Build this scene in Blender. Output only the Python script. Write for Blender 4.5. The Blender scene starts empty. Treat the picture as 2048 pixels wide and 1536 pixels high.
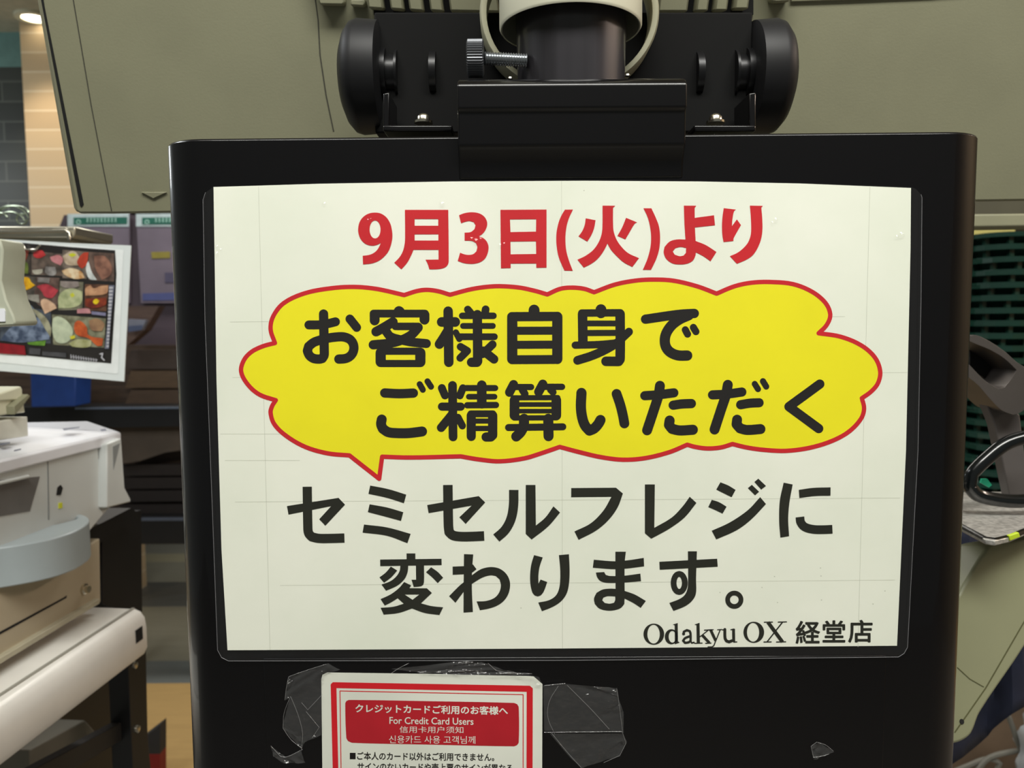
import bpy, bmesh, math, random
from mathutils import Vector, Matrix
from mathutils.geometry import delaunay_2d_cdt
random.seed(7)
S = bpy.context.scene
COL = S.collection

# ------------------------------------------------------------------ camera, world, lights, exposure
W_PX, H_PX, F_PX = 2048, 1536, 1550.0
CAM_H = 1.30
PITCH, ROLL = math.radians(4.6), math.radians(0.4)
CP = Vector((0, 0, CAM_H))
_X0 = Vector((1, 0, 0)); _U0 = Vector((0, math.sin(PITCH), math.cos(PITCH)))
FWD = Vector((0, math.cos(PITCH), -math.sin(PITCH)))
RGT = (_X0 * math.cos(ROLL) - _U0 * math.sin(ROLL)).normalized()
UPV = (_X0 * math.sin(ROLL) + _U0 * math.cos(ROLL)).normalized()
cam = bpy.data.cameras.new('camera'); camo = bpy.data.objects.new('camera', cam); COL.objects.link(camo)
camo.matrix_world = Matrix((( RGT.x, UPV.x, -FWD.x, 0), (RGT.y, UPV.y, -FWD.y, 0), (RGT.z, UPV.z, -FWD.z, CAM_H), (0, 0, 0, 1)))
cam.sensor_width = 36; cam.lens = F_PX / W_PX * 36; cam.clip_start = 0.02; cam.clip_end = 50
cam.dof.use_dof = True; cam.dof.focus_distance = 0.415; cam.dof.aperture_fstop = 15
S.camera = camo
S.view_settings.view_transform = 'Standard'; S.view_settings.look = 'None'
S.view_settings.gamma = 1; S.view_settings.use_curve_mapping = False
S.view_settings.exposure = 0.0

wd = bpy.data.worlds.new('shop_world'); S.world = wd; wd.use_nodes = True
wd.node_tree.nodes['Background'].inputs[0].default_value = (0.80, 0.84, 0.78, 1)
wd.node_tree.nodes['Background'].inputs[1].default_value = 0.16

def area(name, loc, sx, sy, power, color, target=None):
    l = bpy.data.lights.new(name, 'AREA'); l.shape = 'RECTANGLE'; l.size = sx; l.size_y = sy
    l.energy = power; l.color = color
    o = bpy.data.objects.new(name, l); COL.objects.link(o); o.location = loc
    if target is not None:
        o.rotation_euler = (Vector(target) - Vector(loc)).to_track_quat('-Z', 'Y').to_euler()
    return o
area('ceiling_lamp_main', (0.15, -0.35, 2.56), 1.8, 0.4, 56, (1.0, 0.99, 0.93))
area('ceiling_lamp_side', (-1.6, 0.7, 2.56), 0.5, 0.9, 17, (0.95, 0.98, 1.0))
area('ceiling_lamp_back', (-0.6, 2.5, 2.56), 2.4, 0.3, 34, (1.0, 0.97, 0.90))
area('right_wall_fill', (2.5, 0.5, 2.56), 0.3, 1.6, 42, (1.0, 0.80, 0.66))  # unseen fill, placed to light the right wall for a streak on the housing
sp = bpy.data.lights.new('wall_spot', 'SPOT'); sp.energy = 13; sp.color = (1.0, 0.80, 0.56); sp.spot_size = math.radians(75); sp.spot_blend = 0.7; sp.shadow_soft_size = 0.03
so = bpy.data.objects.new('wall_spot', sp); COL.objects.link(so); so.location = (-2.02, 3.12, 2.55)
so.rotation_euler = (Vector((-1.98, 3.47, 1.9)) - Vector(so.location)).to_track_quat('-Z', 'Y').to_euler()

# ------------------------------------------------------------------ projection helpers (photo pixel + a plane in the room -> point)
def ray(px, py):
    return (FWD * F_PX + RGT * (px - W_PX / 2) + UPV * (H_PX / 2 - py)).normalized()
def on_plane(px, py, p0, n):
    d = ray(px, py); n = Vector(n); return CP + d * ((Vector(p0) - CP).dot(n) / d.dot(n))
def P(px, py, Y): return on_plane(px, py, (0, Y, 0), (0, 1, 0))
def HZ(px, py, z): return on_plane(px, py, (0, 0, z), (0, 0, 1))
def lin(c):
    if isinstance(c, str):
        c = [int(c[i:i + 2], 16) / 255 for i in (0, 2, 4)]
    return tuple((v / 12.92 if v <= 0.04045 else ((v + 0.055) / 1.055) ** 2.4) for v in c[:3]) + (1,)

# ------------------------------------------------------------------ materials
MATS = {}
def mat(name, color, rough=0.5, metal=0.0, coat=0.0, var=0.06, scale=30.0, bump=0.0, bscale=200.0, spec=0.5, color2=None, stretch=(1, 1, 1)):
    if name in MATS: return MATS[name]
    m = bpy.data.materials.new(name); m.use_nodes = True; nt = m.node_tree; N = nt.nodes; L = nt.links
    b = N['Principled BSDF']
    c = lin(color); b.inputs['Roughness'].default_value = rough; b.inputs['Metallic'].default_value = metal
    b.inputs['Specular IOR Level'].default_value = spec
    if coat: b.inputs['Coat Weight'].default_value = coat; b.inputs['Coat Roughness'].default_value = 0.04
    tc = N.new('ShaderNodeTexCoord'); mp = N.new('ShaderNodeMapping'); mp.inputs['Scale'].default_value = stretch
    L.new(tc.outputs['Object'], mp.inputs[0])
    nz = N.new('ShaderNodeTexNoise'); nz.inputs['Scale'].default_value = scale; nz.inputs['Detail'].default_value = 4
    L.new(mp.outputs[0], nz.inputs['Vector'])
    cr = N.new('ShaderNodeValToRGB'); c2 = lin(color2) if color2 else tuple(max(0, v * (1 - 2 * var)) for v in c[:3]) + (1,)
    cr.color_ramp.elements[0].color = c2; cr.color_ramp.elements[0].position = 0.35
    cr.color_ramp.elements[1].color = c; cr.color_ramp.elements[1].position = 0.62
    L.new(nz.outputs[0], cr.inputs[0]); L.new(cr.outputs[0], b.inputs['Base Color'])
    if bump:
        n2 = N.new('ShaderNodeTexNoise'); n2.inputs['Scale'].default_value = bscale; n2.inputs['Detail'].default_value = 3
        L.new(mp.outputs[0], n2.inputs['Vector'])
        bp = N.new('ShaderNodeBump'); bp.inputs['Strength'].default_value = bump; bp.inputs['Distance'].default_value = 0.001
        L.new(n2.outputs[0], bp.inputs['Height']); L.new(bp.outputs[0], b.inputs['Normal'])
        if coat: L.new(bp.outputs[0], b.inputs['Coat Normal'])
    MATS[name] = m; return m
def film_mat(name, rough=0.04, bscale=14.0, bump=0.25, ior=1.5, haze=0.0, dist=0.004):
    m = bpy.data.materials.new(name); m.use_nodes = True; nt = m.node_tree; N = nt.nodes; L = nt.links
    for n in list(N): N.remove(n)
    out = N.new('ShaderNodeOutputMaterial'); tr = N.new('ShaderNodeBsdfTransparent'); gl = N.new('ShaderNodeBsdfGlossy'); gl.inputs['Roughness'].default_value = rough
    tc = N.new('ShaderNodeTexCoord'); nz = N.new('ShaderNodeTexNoise'); nz.inputs['Scale'].default_value = bscale; nz.inputs['Detail'].default_value = 3
    L.new(tc.outputs['Object'], nz.inputs['Vector'])
    bp = N.new('ShaderNodeBump'); bp.inputs['Strength'].default_value = bump; bp.inputs['Distance'].default_value = dist
    L.new(nz.outputs[0], bp.inputs['Height']); L.new(bp.outputs[0], gl.inputs['Normal'])
    lw = N.new('ShaderNodeLayerWeight'); lw.inputs[0].default_value = 0.5; L.new(bp.outputs[0], lw.inputs['Normal'])
    pw = N.new('ShaderNodeMath'); pw.operation = 'POWER'; pw.inputs[1].default_value = 5; L.new(lw.outputs['Facing'], pw.inputs[0])
    fr = N.new('ShaderNodeMath'); fr.operation = 'MULTIPLY_ADD'; f0 = ((ior - 1) / (ior + 1)) ** 2; fr.inputs[1].default_value = 1 - f0; fr.inputs[2].default_value = f0; L.new(pw.outputs[0], fr.inputs[0])
    mx = N.new('ShaderNodeMixShader'); L.new(fr.outputs[0], mx.inputs[0]); L.new(tr.outputs[0], mx.inputs[1]); L.new(gl.outputs[0], mx.inputs[2])
    last = mx
    if haze:
        df = N.new('ShaderNodeBsdfDiffuse'); df.inputs[0].default_value = (0.8, 0.8, 0.8, 1)
        m2 = N.new('ShaderNodeMixShader'); m2.inputs[0].default_value = haze
        L.new(mx.outputs[0], m2.inputs[1]); L.new(df.outputs[0], m2.inputs[2]); last = m2
    L.new(last.outputs[0], out.inputs[0]); MATS[name] = m; return m

# ------------------------------------------------------------------ object helpers
def link(name, me, m=None, parent=None):
    o = bpy.data.objects.new(name, me); COL.objects.link(o)
    for mm in (m if isinstance(m, (list, tuple)) else [m] if m else []): me.materials.append(mm)
    if parent is not None: o.parent = parent; o.matrix_parent_inverse = parent.matrix_world.inverted() if parent.type != 'EMPTY' else Matrix.Translation(-parent.location)
    return o
def tag(o, label=None, cat=None, group=None, kind=None):
    if label: o['label'] = label
    if cat: o['category'] = cat
    if group: o['group'] = group
    if kind: o['kind'] = kind
    return o
def thing(name, label, cat, loc, group=None, kind=None):
    o = bpy.data.objects.new(name, None); COL.objects.link(o); o.location = loc; o.empty_display_size = 0.05
    return tag(o, label, cat, group, kind)
def fin(name, bm, m, parent=None, bevel=0, seg=2, smooth=False, recalc=True):
    if recalc: bmesh.ops.recalc_face_normals(bm, faces=bm.faces)
    me = bpy.data.meshes.new(name); bm.to_mesh(me); bm.free()
    if smooth:
        for p in me.polygons: p.use_smooth = True
    o = link(name, me, m, parent)
    if bevel:
        b = o.modifiers.new('bevel', 'BEVEL'); b.width = bevel; b.segments = seg; b.limit_method = 'ANGLE'; b.angle_limit = math.radians(35)
        b.harden_normals = False
    if smooth or bevel:
        for p in me.polygons: p.use_smooth = True
        if hasattr(me, 'set_sharp_from_angle'): me.set_sharp_from_angle(angle=math.radians(40))
    return o
def prism_bm(pts, vec, bm=None):
    bm = bm or bmesh.new(); vec = Vector(vec)
    a = [bm.verts.new(p) for p in pts]; b = [bm.verts.new(Vector(p) + vec) for p in pts]; n = len(a)
    bm.faces.new(a); bm.faces.new(b[::-1])
    for i in range(n): bm.faces.new((a[i], b[i], b[(i + 1) % n], a[(i + 1) % n]))
    return bm
def box_bm(x0, x1, y0, y1, z0, z1, bm=None):
    return prism_bm([(x0, y0, z0), (x1, y0, z0), (x1, y0, z1), (x0, y0, z1)], (0, y1 - y0, 0), bm)
def pxprism(pts, Y, depth, bm=None):      # outline seen in the photo, standing at distance Y, with real depth
    return prism_bm([P(x, y, Y) for x, y in pts], (0, depth, 0), bm)
def lathe_bm(prof, axis_o, axis_d, seg=40, bm=None, cap=True):
    bm = bm or bmesh.new(); d = Vector(axis_d).normalized(); o = Vector(axis_o)
    u = d.orthogonal().normalized(); v = d.cross(u); rings = []
    for t, r in prof:
        rings.append([bm.verts.new(o + d * t + (u * math.cos(2 * math.pi * k / seg) + v * math.sin(2 * math.pi * k / seg)) * max(r, 1e-5)) for k in range(seg)])
    for a, b in zip(rings, rings[1:]):
        for k in range(seg): bm.faces.new((a[k], a[(k + 1) % seg], b[(k + 1) % seg], b[k]))
    if cap: bm.faces.new(rings[0]); bm.faces.new(rings[-1])
    return bm
def tube_bm(pts, r, seg=10, closed=False, bm=None):
    bm = bm or bmesh.new(); pts = [Vector(p) for p in pts]; n = len(pts); rings = []; prev = None
    for i, p in enumerate(pts):
        if closed: t = (pts[(i + 1) % n] - pts[i - 1])
        else: t = pts[min(i + 1, n - 1)] - pts[max(i - 1, 0)]
        t.normalize(); u = prev - t * prev.dot(t) if prev is not None else t.orthogonal()
        u.normalize(); prev = u; v = t.cross(u)
        rings.append([bm.verts.new(p + (u * math.cos(2 * math.pi * k / seg) + v * math.sin(2 * math.pi * k / seg)) * r) for k in range(seg)])
    m = n if closed else n - 1
    for i in range(m):
        a, b = rings[i], rings[(i + 1) % n]
        if closed and i == n - 1:
            best = min(range(seg), key=lambda s: sum((a[k].co - b[(k + s) % seg].co).length for k in range(seg))); b = [b[(k + best) % seg] for k in range(seg)]
        for k in range(seg): bm.faces.new((a[k], a[(k + 1) % seg], b[(k + 1) % seg], b[k]))
    if not closed: bm.faces.new(rings[0]); bm.faces.new(rings[-1])
    return bm
def rrect(x0, y0, x1, y1, r, n=5):
    out = []
    for cx, cy, a0 in ((x1 - r, y0 + r, -90), (x1 - r, y1 - r, 0), (x0 + r, y1 - r, 90), (x0 + r, y0 + r, 180)):
        for k in range(n + 1):
            a = math.radians(a0 + 90 * k / n); out.append((cx + r * math.cos(a), cy + r * math.sin(a)))
    return out

# ------------------------------------------------------------------ drawing: strokes and outlines -> flat ink
def dense(pts, closed=False, thr=35, n=5):
    """Smooth a traced line through its points, keeping corners (auto, or third value = 1)."""
    ex = any(len(p) > 2 for p in pts); V = [Vector(p[:2]) for p in pts]; m = len(V); cor = []
    for i in range(m):
        if not closed and i in (0, m - 1): cor.append(True); continue
        a = V[i] - V[i - 1]; b = V[(i + 1) % m] - V[i]
        ang = math.degrees(a.angle(b)) if a.length > 1e-9 and b.length > 1e-9 else 0
        cor.append(len(pts[i]) > 2 if ex else ang > thr)
    out = []; cflag = []
    for i in range(m if closed else m - 1):
        j = (i + 1) % m; p, q = V[i], V[j]; d = (q - p).length
        def tan(k):
            if cor[k]: return (q - p)
            t = V[(k + 1) % m] - V[k - 1]; return t.normalized() * d
        t0, t1 = tan(i), tan(j); k_ = 1 if cor[i] and cor[j] else n
        for s in range(k_):
            u = s / k_; h = (2 * u ** 3 - 3 * u ** 2 + 1, u ** 3 - 2 * u ** 2 + u, -2 * u ** 3 + 3 * u ** 2, u ** 3 - u ** 2)
            out.append(p * h[0] + t0 * h[1] + q * h[2] + t1 * h[3]); cflag.append(s == 0 and cor[i])
    if not closed: out.append(V[-1]); cflag.append(True)
    return out, cflag
def disc(c, r, n=20): return [(c[0] + r * math.cos(2 * math.pi * k / n), c[1] + r * math.sin(2 * math.pi * k / n)) for k in range(n)]
def stroke_polys(w, pts, cap='R', closed=False):
    D, C = dense(pts, closed); polys = []; n = len(D); N = n if closed else n - 1; h = w / 2
    def nrm(i):
        a = D[i] - D[i - 1] if (closed or i > 0) else None; b = D[(i + 1) % n] - D[i] if (closed or i < n - 1) else None
        return a, b
    for i in range(N):
        j = (i + 1) % n; d = D[j] - D[i]
        if d.length < 1e-7: continue
        s = Vector((-d.y, d.x)).normalized()
        def side(k):
            if C[k]: return s
            a, b = nrm(k); t = (a.normalized() + b.normalized()); m = Vector((-t.y, t.x)).normalized(); return m / max(0.6, m.dot(s))
        a, b = side(i) * h, side(j) * h
        polys.append([tuple(D[i] + a), tuple(D[i] - a), tuple(D[j] - b), tuple(D[j] + b)])
    for i in range(n):
        if C[i] and (cap == 'R' or (0 < i < n - 1) or closed): polys.append(disc(D[i], h))
    return polys
def inside(p, poly):
    c = False; x, y = p
    for i in range(len(poly)):
        (x0, y0), (x1, y1) = poly[i - 1], poly[i]
        if (y0 > y) != (y1 > y) and x < (x1 - x0) * (y - y0) / (y1 - y0) + x0: c = not c
    return c
def union(solids, holes=()):
    """Exact union of the outlines minus the holes, as triangles."""
    so = [[tuple(p[:2]) for p in q] for q in solids]; ho = [[tuple(p[:2]) for p in q] for q in holes]
    size = max(p[0] for q in so for p in q) - min(p[0] for q in so for p in q)
    best = None
    for attempt in range(8):
        rnd = random.Random(attempt); jit = size * 2e-6 * 3 ** attempt if attempt else 0.0
        verts, faces = [], []
        for poly in so + ho:
            ar = sum(poly[i - 1][0] * poly[i][1] - poly[i][0] * poly[i - 1][1] for i in range(len(poly)))
            if abs(ar) < 1e-12: continue
            if ar < 0: poly = poly[::-1]
            k = len(verts); verts += [Vector((p[0] + rnd.uniform(-jit, jit), p[1] + rnd.uniform(-jit, jit))) for p in poly]; faces.append(list(range(k, k + len(poly))))
        r = delaunay_2d_cdt(verts, [], faces, 0, size * 1e-7)
        v, f = r[0], r[2]; keep = []; bad = 0.0; tot = 0.0
        for t in f:
            a, b, c = v[t[0]], v[t[1]], v[t[2]]; ar = abs((b - a).cross(c - a)) / 2
            pts_ = [(a + b + c) / 3, a * 0.9 + b * 0.05 + c * 0.05, a * 0.05 + b * 0.9 + c * 0.05, a * 0.05 + b * 0.05 + c * 0.9]
            hit = [any(inside((p.x, p.y), q) for q in so) and not any(inside((p.x, p.y), q) for q in ho) for p in pts_]
            if hit[0]: keep.append(t)
            if len(set(hit)) > 1: bad += ar
            tot += ar
        if best is None or bad < best[0]: best = (bad, v, keep)
        if bad < tot * 0.002: break
    else: print('UNION rough', best[0] / max(tot, 1e-9), len(so))
    return best[1], best[2]
class Ink:
    """Collects glyphs drawn in the coordinates of one close-up (origin ox, oy and scale s to photo pixels)."""
    def __init__(self): self.tris = []; self.lay = {}          # (list of 3 px points)
    def glyph(self, crop, strokes=(), polys=(), holes=()):
        ox, oy, s = crop; so = []; ho = []
        for st in strokes: so += stroke_polys(*st)
        for p in polys: so.append([tuple(v) for v in dense(p, True)[0]])
        for p in holes: ho.append([tuple(v) for v in dense(p, True)[0]])
        v, f = union(so, ho)
        for t in f: self.tris.append([(ox + v[i].x / s, oy + v[i].y / s) for i in t])
    def text(self, body, quad, bold=0.0, res=3):
        """Text fitted to a photo quadrilateral: top-left, top-right, bottom-right, bottom-left."""
        cu = bpy.data.curves.new('t', 'FONT'); cu.body = body; cu.resolution_u = res
        o = bpy.data.objects.new('t', cu); COL.objects.link(o)
        dg = bpy.context.evaluated_depsgraph_get(); me = bpy.data.meshes.new_from_object(o.evaluated_get(dg))
        xs = [v.co.x for v in me.vertices]; ys = [v.co.y for v in me.vertices]
        x0, x1, y0, y1 = min(xs), max(xs), min(ys), max(ys); A, B, Cc, Dd = [Vector(q) for q in quad]
        def f(c):
            u = (c.x - x0) / (x1 - x0); w = 1 - (c.y - y0) / (y1 - y0)
            return tuple((A * (1 - u) + B * u) * (1 - w) + (Dd * (1 - u) + Cc * u) * w)
        steps = [(0, 0)] + [(bold * math.cos(k * math.pi / 4), bold * math.sin(k * math.pi / 4)) for k in range(8)] if bold else [(0, 0)]
        for li, (dx, dy) in enumerate(steps):
            for p in me.polygons:
                self.lay[len(self.tris)] = li; self.tris.append([(q_[0] + dx, q_[1] + dy) for q_ in (f(me.vertices[i].co) for i in p.vertices)])
        bpy.data.objects.remove(o); bpy.data.meshes.remove(me); bpy.data.curves.remove(cu)
    def build(self, name, Y, m, parent, fn=None):
        bm = bmesh.new(); fn = fn or (lambda x, y: P(x, y, Y))
        for ti, t in enumerate(self.tris):
            vs = [bm.verts.new(fn(*p) - FWD * (3e-6 * self.lay.get(ti, 0))) for p in t]
            try: bm.faces.new(vs)
            except ValueError: pass
        bmesh.ops.remove_doubles(bm, verts=bm.verts, dist=2e-7)
        for f in bm.faces:
            f.normal_update()
            if f.normal.dot(FWD) > 0: f.normal_flip()
        return fin(name, bm, m, parent, recalc=False)
def flat(name, pts, fn, m, parent, smooth_outline=False):
    D = [tuple(v) for v in dense(pts, True)[0]] if smooth_outline else [tuple(p[:2]) for p in pts]
    i = Ink(); v, f = union([D]); i.tris = [[tuple(v[k]) for k in t] for t in f]
    return i.build(name, 0, m, parent, fn)

# ------------------------------------------------------------------ shared materials
M_black = mat('black_painted_steel', '060507', 0.3, 0, 0.35, 0.1, 8, 0.05, 60, spec=0.3)
M_blackm = mat('matte_black_plastic', '1b1b1d', 0.5, 0, 0, 0.1, 40, 0.1, 400)
M_beige = mat('beige_plastic', '8a8970', 0.55, 0, 0, 0.03, 20, 0.06, 700)
M_beige_l = mat('light_beige_plastic', 'd9d8bf', 0.4, 0, 0, 0.03, 20)
M_dark = mat('dark_gap', '0b0b0b', 0.8)
M_steel = mat('polished_steel', 'd8d2c2', 0.22, 1.0)
M_paper = mat('white_paper', 'eef0e2', 0.6, 0, 0, 0.012, 12, color2='e6eada')
M_red = mat('red_ink', 'cc1a25', 0.45, 0, 0, 0.04, 30)
M_yel = mat('yellow_ink', 'f0e610', 0.5, 0, 0, 0.02, 20)
M_ink = mat('black_ink', '14100e', 0.45, 0, 0, 0.1, 30)
M_inkg = mat('olive_black_ink', '1c1d10', 0.45, 0, 0, 0.1, 30)
M_film = film_mat('laminate_film', 0.03, 22, 0.35, 1.42, 0.008, 0.003)
M_tape = film_mat('clear_tape', 0.12, 160, 1.0, 1.5, 0.035, 0.004)
M_fold = mat('pencil_grey', 'c9ccbb', 0.7)

D = 0.41            # distance of the sign from the camera
# ------------------------------------------------------------------ the room
def struct(name, bm, m, bevel=0): return tag(fin(name, bm, m, None, bevel), kind='structure')
# floor of planks and tiles laid in bands
fm = bpy.data.materials.new('plank_floor'); fm.use_nodes = True; N = fm.node_tree.nodes; L = fm.node_tree.links; b = N['Principled BSDF']; b.inputs['Roughness'].default_value = 0.45
tc = N.new('ShaderNodeTexCoord'); sx = N.new('ShaderNodeSeparateXYZ'); L.new(tc.outputs['Object'], sx.inputs[0])
mr = N.new('ShaderNodeMapRange'); mr.inputs[1].default_value = 1.0; mr.inputs[2].default_value = 5.0; L.new(sx.outputs[1], mr.inputs[0])
cr = N.new('ShaderNodeValToRGB'); cr.color_ramp.interpolation = 'CONSTANT'
def fy(py): return (HZ(340, py, 0).y - 1.0) / 4.0
bands = [(0.0, '6a6862'), (fy(1640), 'b08a50'), (fy(1370), '5f6462'), (fy(1322), '7c7866'), (fy(1215), '50524f'), (fy(1165), '8c8c7c'), (fy(1125), 'a5a184'), (fy(1108), '86887e')]
els = cr.color_ramp.elements; els[0].position = 0; els[0].color = lin(bands[0][1]); els[1].position = bands[1][0]; els[1].color = lin(bands[1][1])
for ps, c in bands[2:]: e = els.new(min(1, ps)); e.color = lin(c)
L.new(mr.outputs[0], cr.inputs[0])
nz = N.new('ShaderNodeTexNoise'); nz.inputs['Scale'].default_value = 6; mp = N.new('ShaderNodeMapping'); mp.inputs['Scale'].default_value = (1, 8, 1); L.new(tc.outputs['Object'], mp.inputs[0]); L.new(mp.outputs[0], nz.inputs['Vector'])
mx = N.new('ShaderNodeMix'); mx.data_type = 'RGBA'; mx.blend_type = 'MULTIPLY'; mx.inputs[0].default_value = 0.3; L.new(cr.outputs[0], mx.inputs[6]); L.new(nz.outputs[0], mx.inputs[7])
gm = N.new('ShaderNodeGamma'); gm.inputs[1].default_value = 0.8; L.new(mx.outputs[2], gm.inputs[0]); L.new(gm.outputs[0], b.inputs['Base Color'])
struct('floor', box_bm(-3.6, 3.2, -2.2, 5.1, -0.05, 0), fm)
struct('ceiling', box_bm(-3.6, 3.2, -2.2, 5.1, 2.62, 2.68), mat('ceiling_paint', 'b7b39c', 0.9))
def tile_mat(name, c1, c2, cm, w, h, off=0.5):
    m = bpy.data.materials.new(name); m.use_nodes = True; N = m.node_tree.nodes; L = m.node_tree.links; b = N['Principled BSDF']; b.inputs['Roughness'].default_value = 0.45
    tc = N.new('ShaderNodeTexCoord'); sp_ = N.new('ShaderNodeSeparateXYZ'); cb = N.new('ShaderNodeCombineXYZ'); L.new(tc.outputs['Object'], sp_.inputs[0]); L.new(sp_.outputs[0], cb.inputs[0]); L.new(sp_.outputs[2], cb.inputs[1])
    br = N.new('ShaderNodeTexBrick'); br.inputs['Scale'].default_value = 1; br.inputs['Brick Width'].default_value = w; br.inputs['Row Height'].default_value = h
    br.inputs['Mortar Size'].default_value = 0.004; br.offset = off
    br.inputs['Color1'].default_value = lin(c1); br.inputs['Color2'].default_value = lin(c2); br.inputs['Mortar'].default_value = lin(cm)
    L.new(cb.outputs[0], br.inputs['Vector']); L.new(br.outputs[0], b.inputs['Base Color']); return m
struct('wall_back', box_bm(-3.6, 3.2, 5.00, 5.1, 0, 2.62), mat('dark_brown_wall', '2e241f', 0.7, var=0.2, scale=5, stretch=(1, 1, 12)))
xl = P(48, 300, 3.6).x
zb = P(20, 134, 3.62).z
struct('wall_left', box_bm(-3.6, P(30, 300, 3.62).x + 0.2, 3.62, 3.78, 0, zb), tile_mat('dark_slate_tile', '3c413f', '2c302f', '555a56', 0.42, 0.089))
struct('trim_1', box_bm(-3.6, P(30, 300, 3.62).x + 0.2, 3.62, 3.78, zb, 2.62), mat('teal_wall_paint', '6f9490', 0.8))
struct('wall_pillar', box_bm(P(50, 250, 3.5).x, P(190, 250, 3.5).x, 3.5, 3.78, 0, 2.62), tile_mat('beige_wall_tile', 'cdb896', 'bda888', 'd9cbb0', 2.4, 0.083))
struct('wall_right', box_bm(3.1, 3.2, -2.2, 5.1, 0, 2.62), mat('warm_wall_paint', '8a7f68', 0.8))
pl = bpy.data.lights.new('left_fill', 'POINT'); pl.energy = 11; pl.color = (0.92, 0.98, 1.0); pl.shadow_soft_size = 0.12  # unseen fill light added to brighten the ceiling and left walls
plo = bpy.data.objects.new('left_fill', pl); COL.objects.link(plo); plo.location = (-2.9, 2.75, 2.05)
# recessed downlight
c = HZ(68, 32, 2.62); dl = thing('downlight', 'small round glowing downlight recessed in the ceiling above the tiled pillar', 'ceiling light', c)
fin('trim_ring', lathe_bm([(0, 0.075), (0.012, 0.075), (0.012, 0.05), (0, 0.05)], c, (0, 0, -1), 32, cap=False), M_beige_l, dl, smooth=True)
em = bpy.data.materials.new('lamp_glow'); em.use_nodes = True; em.node_tree.nodes['Principled BSDF'].inputs['Emission Color'].default_value = (1, 0.85, 0.62, 1); em.node_tree.nodes['Principled BSDF'].inputs['Emission Strength'].default_value = 6
fin('lamp', lathe_bm([(0.002, 0.05), (0.010, 0.046), (0.016, 0.03), (0.018, 0.005)], c, (0, 0, -1), 24), em, dl, smooth=True)

# ------------------------------------------------------------------ black display housing
z0 = P(1024, 1900, D).z; xL, xR = P(333, 300, D + 0.02).x, P(1955, 300, D + 0.02).x
zt = P(400, 278, D).z
cab = thing('display_housing', 'glossy black steel display housing with rounded sides carrying the big notice', 'display housing', ((xL + xR) / 2, D + 0.03, z0))
YF = D + 0.0012
ztL, ztR = P(420, 277, YF).z, P(1860, 263, YF).z
r_ = 0.026; prof = []
for k in range(9):
    a = math.radians(180 + 90 * k / 8); prof.append((xL + r_ + r_ * math.cos(a), YF + r_ + r_ * math.sin(a)))
for k in range(9):
    a = math.radians(270 + 90 * k / 8); prof.append((xR - r_ + r_ * math.cos(a), YF + r_ + r_ * math.sin(a)))
prof += [(xR, YF + 0.062), (xR - 0.01, YF + 0.072), (xL + 0.01, YF + 0.072), (xL, YF + 0.062)]
bm = bmesh.new(); A = [bm.verts.new((x, y, z0)) for x, y in prof]; B = [bm.verts.new((x, y, ztL + (ztR - ztL) * (x - xL) / (xR - xL))) for x, y in prof]
bm.faces.new(A); bm.faces.new(B[::-1]); n = len(A)
for i in range(n): bm.faces.new((A[i], B[i], B[(i + 1) % n], A[(i + 1) % n]))
fin('casing', bm, M_black, cab, bevel=0.0012, seg=2)
# lower service door behind the small notice
bm = prism_bm([P(x, y, YF) for x, y in ((527, 1316), (1771, 1310), (1760, 1700), (545, 1700))], (0, -0.0008, 0))
fin('lower_panel', bm, M_black, cab, bevel=0.0006)
# bracket plate in front of the top edge
prof = [(215, 0.4030), (164, 0.4035), (160, 0.4055), (158.5, 0.409), (158.5, 0.43)]
bm = bmesh.new(); cols = []
zz = [(357, 0.4105), (330, 0.4100), (300, 0.4065), (290, 0.4045), (222, 0.4040), (216, 0.4022), (168, 0.4022), (161, 0.4045), (158, 0.409), (158, 0.44)]
for px, dx in ((915, 0), (1372, 0)):
    col_ = []
    for py, Y in zz:
        x = P(px, 200, 0.405).x; z = P(1140, py, Y).z; col_.append(bm.verts.new((x, Y, z)))
    zbk = P(1140, 357, 0.4105).z; col_.append(bm.verts.new((P(px, 200, 0.405).x, 0.44, zbk))); cols.append(col_)
a, b_ = cols
for i in range(len(a) - 1): bm.faces.new((a[i], b_[i], b_[i + 1], a[i + 1]))
bm.faces.new((a[-1], b_[-1], b_[0], a[0])); bm.faces.new(a[::-1]); bm.faces.new(b_)
br_ = fin('pole_bracket', bm, M_black, cab, bevel=0.0012, seg=3); br_['label'] = 'black folded bracket plate'
# small pivot washers on the top edge
for px, py in ((1160, 154), (1255, 152), (1020, 158)):
    q = P(px, py, 0.425); fin('solder_bead', lathe_bm([(0, 0.0016), (0.0008, 0.0014), (0.0012, 0.0006)], q, (0, 0, 1), 10), M_steel, cab, smooth=True)

# ------------------------------------------------------------------ pole with beige collar
YP = 0.452; cx = P(1142, 100, YP).x; zb_ = P(1142, 163, YP - 0.03).z
pole = thing('display_pole', 'dark metal pole with cream collar and side screw above the bracket', 'pole', (cx, YP, zb_))
fin('pole', lathe_bm([(0.0005, 0.0300), (0.01, 0.0302), (0.05, 0.0312), (0.22, 0.0312)], (cx, YP, zb_), (0, 0, 1), 64), mat('pole_reflection_metal', '3c3a3e', 0.3, 0.25, 0.3, var=0.3, scale=3, stretch=(14, 14, 0.3)), pole, smooth=True)  # upright streaks in the colour stand in for reflections on the pole
zr = P(1138, 60, YP).z
M_cream = mat('cream_plastic', 'f4f2da', 0.32, 0, 0.1, 0.02, 20)
fin('inner_collar', lathe_bm([(0.03, 0.0380), (0.0, 0.0385), (-0.0003, 0.0392), (0.001, 0.0400), (0.05, 0.0400), (0.12, 0.0400)], (cx - 0.0004, YP, zr), (0, 0, 1), 64, cap=False), M_cream, pole, smooth=True)
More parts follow.
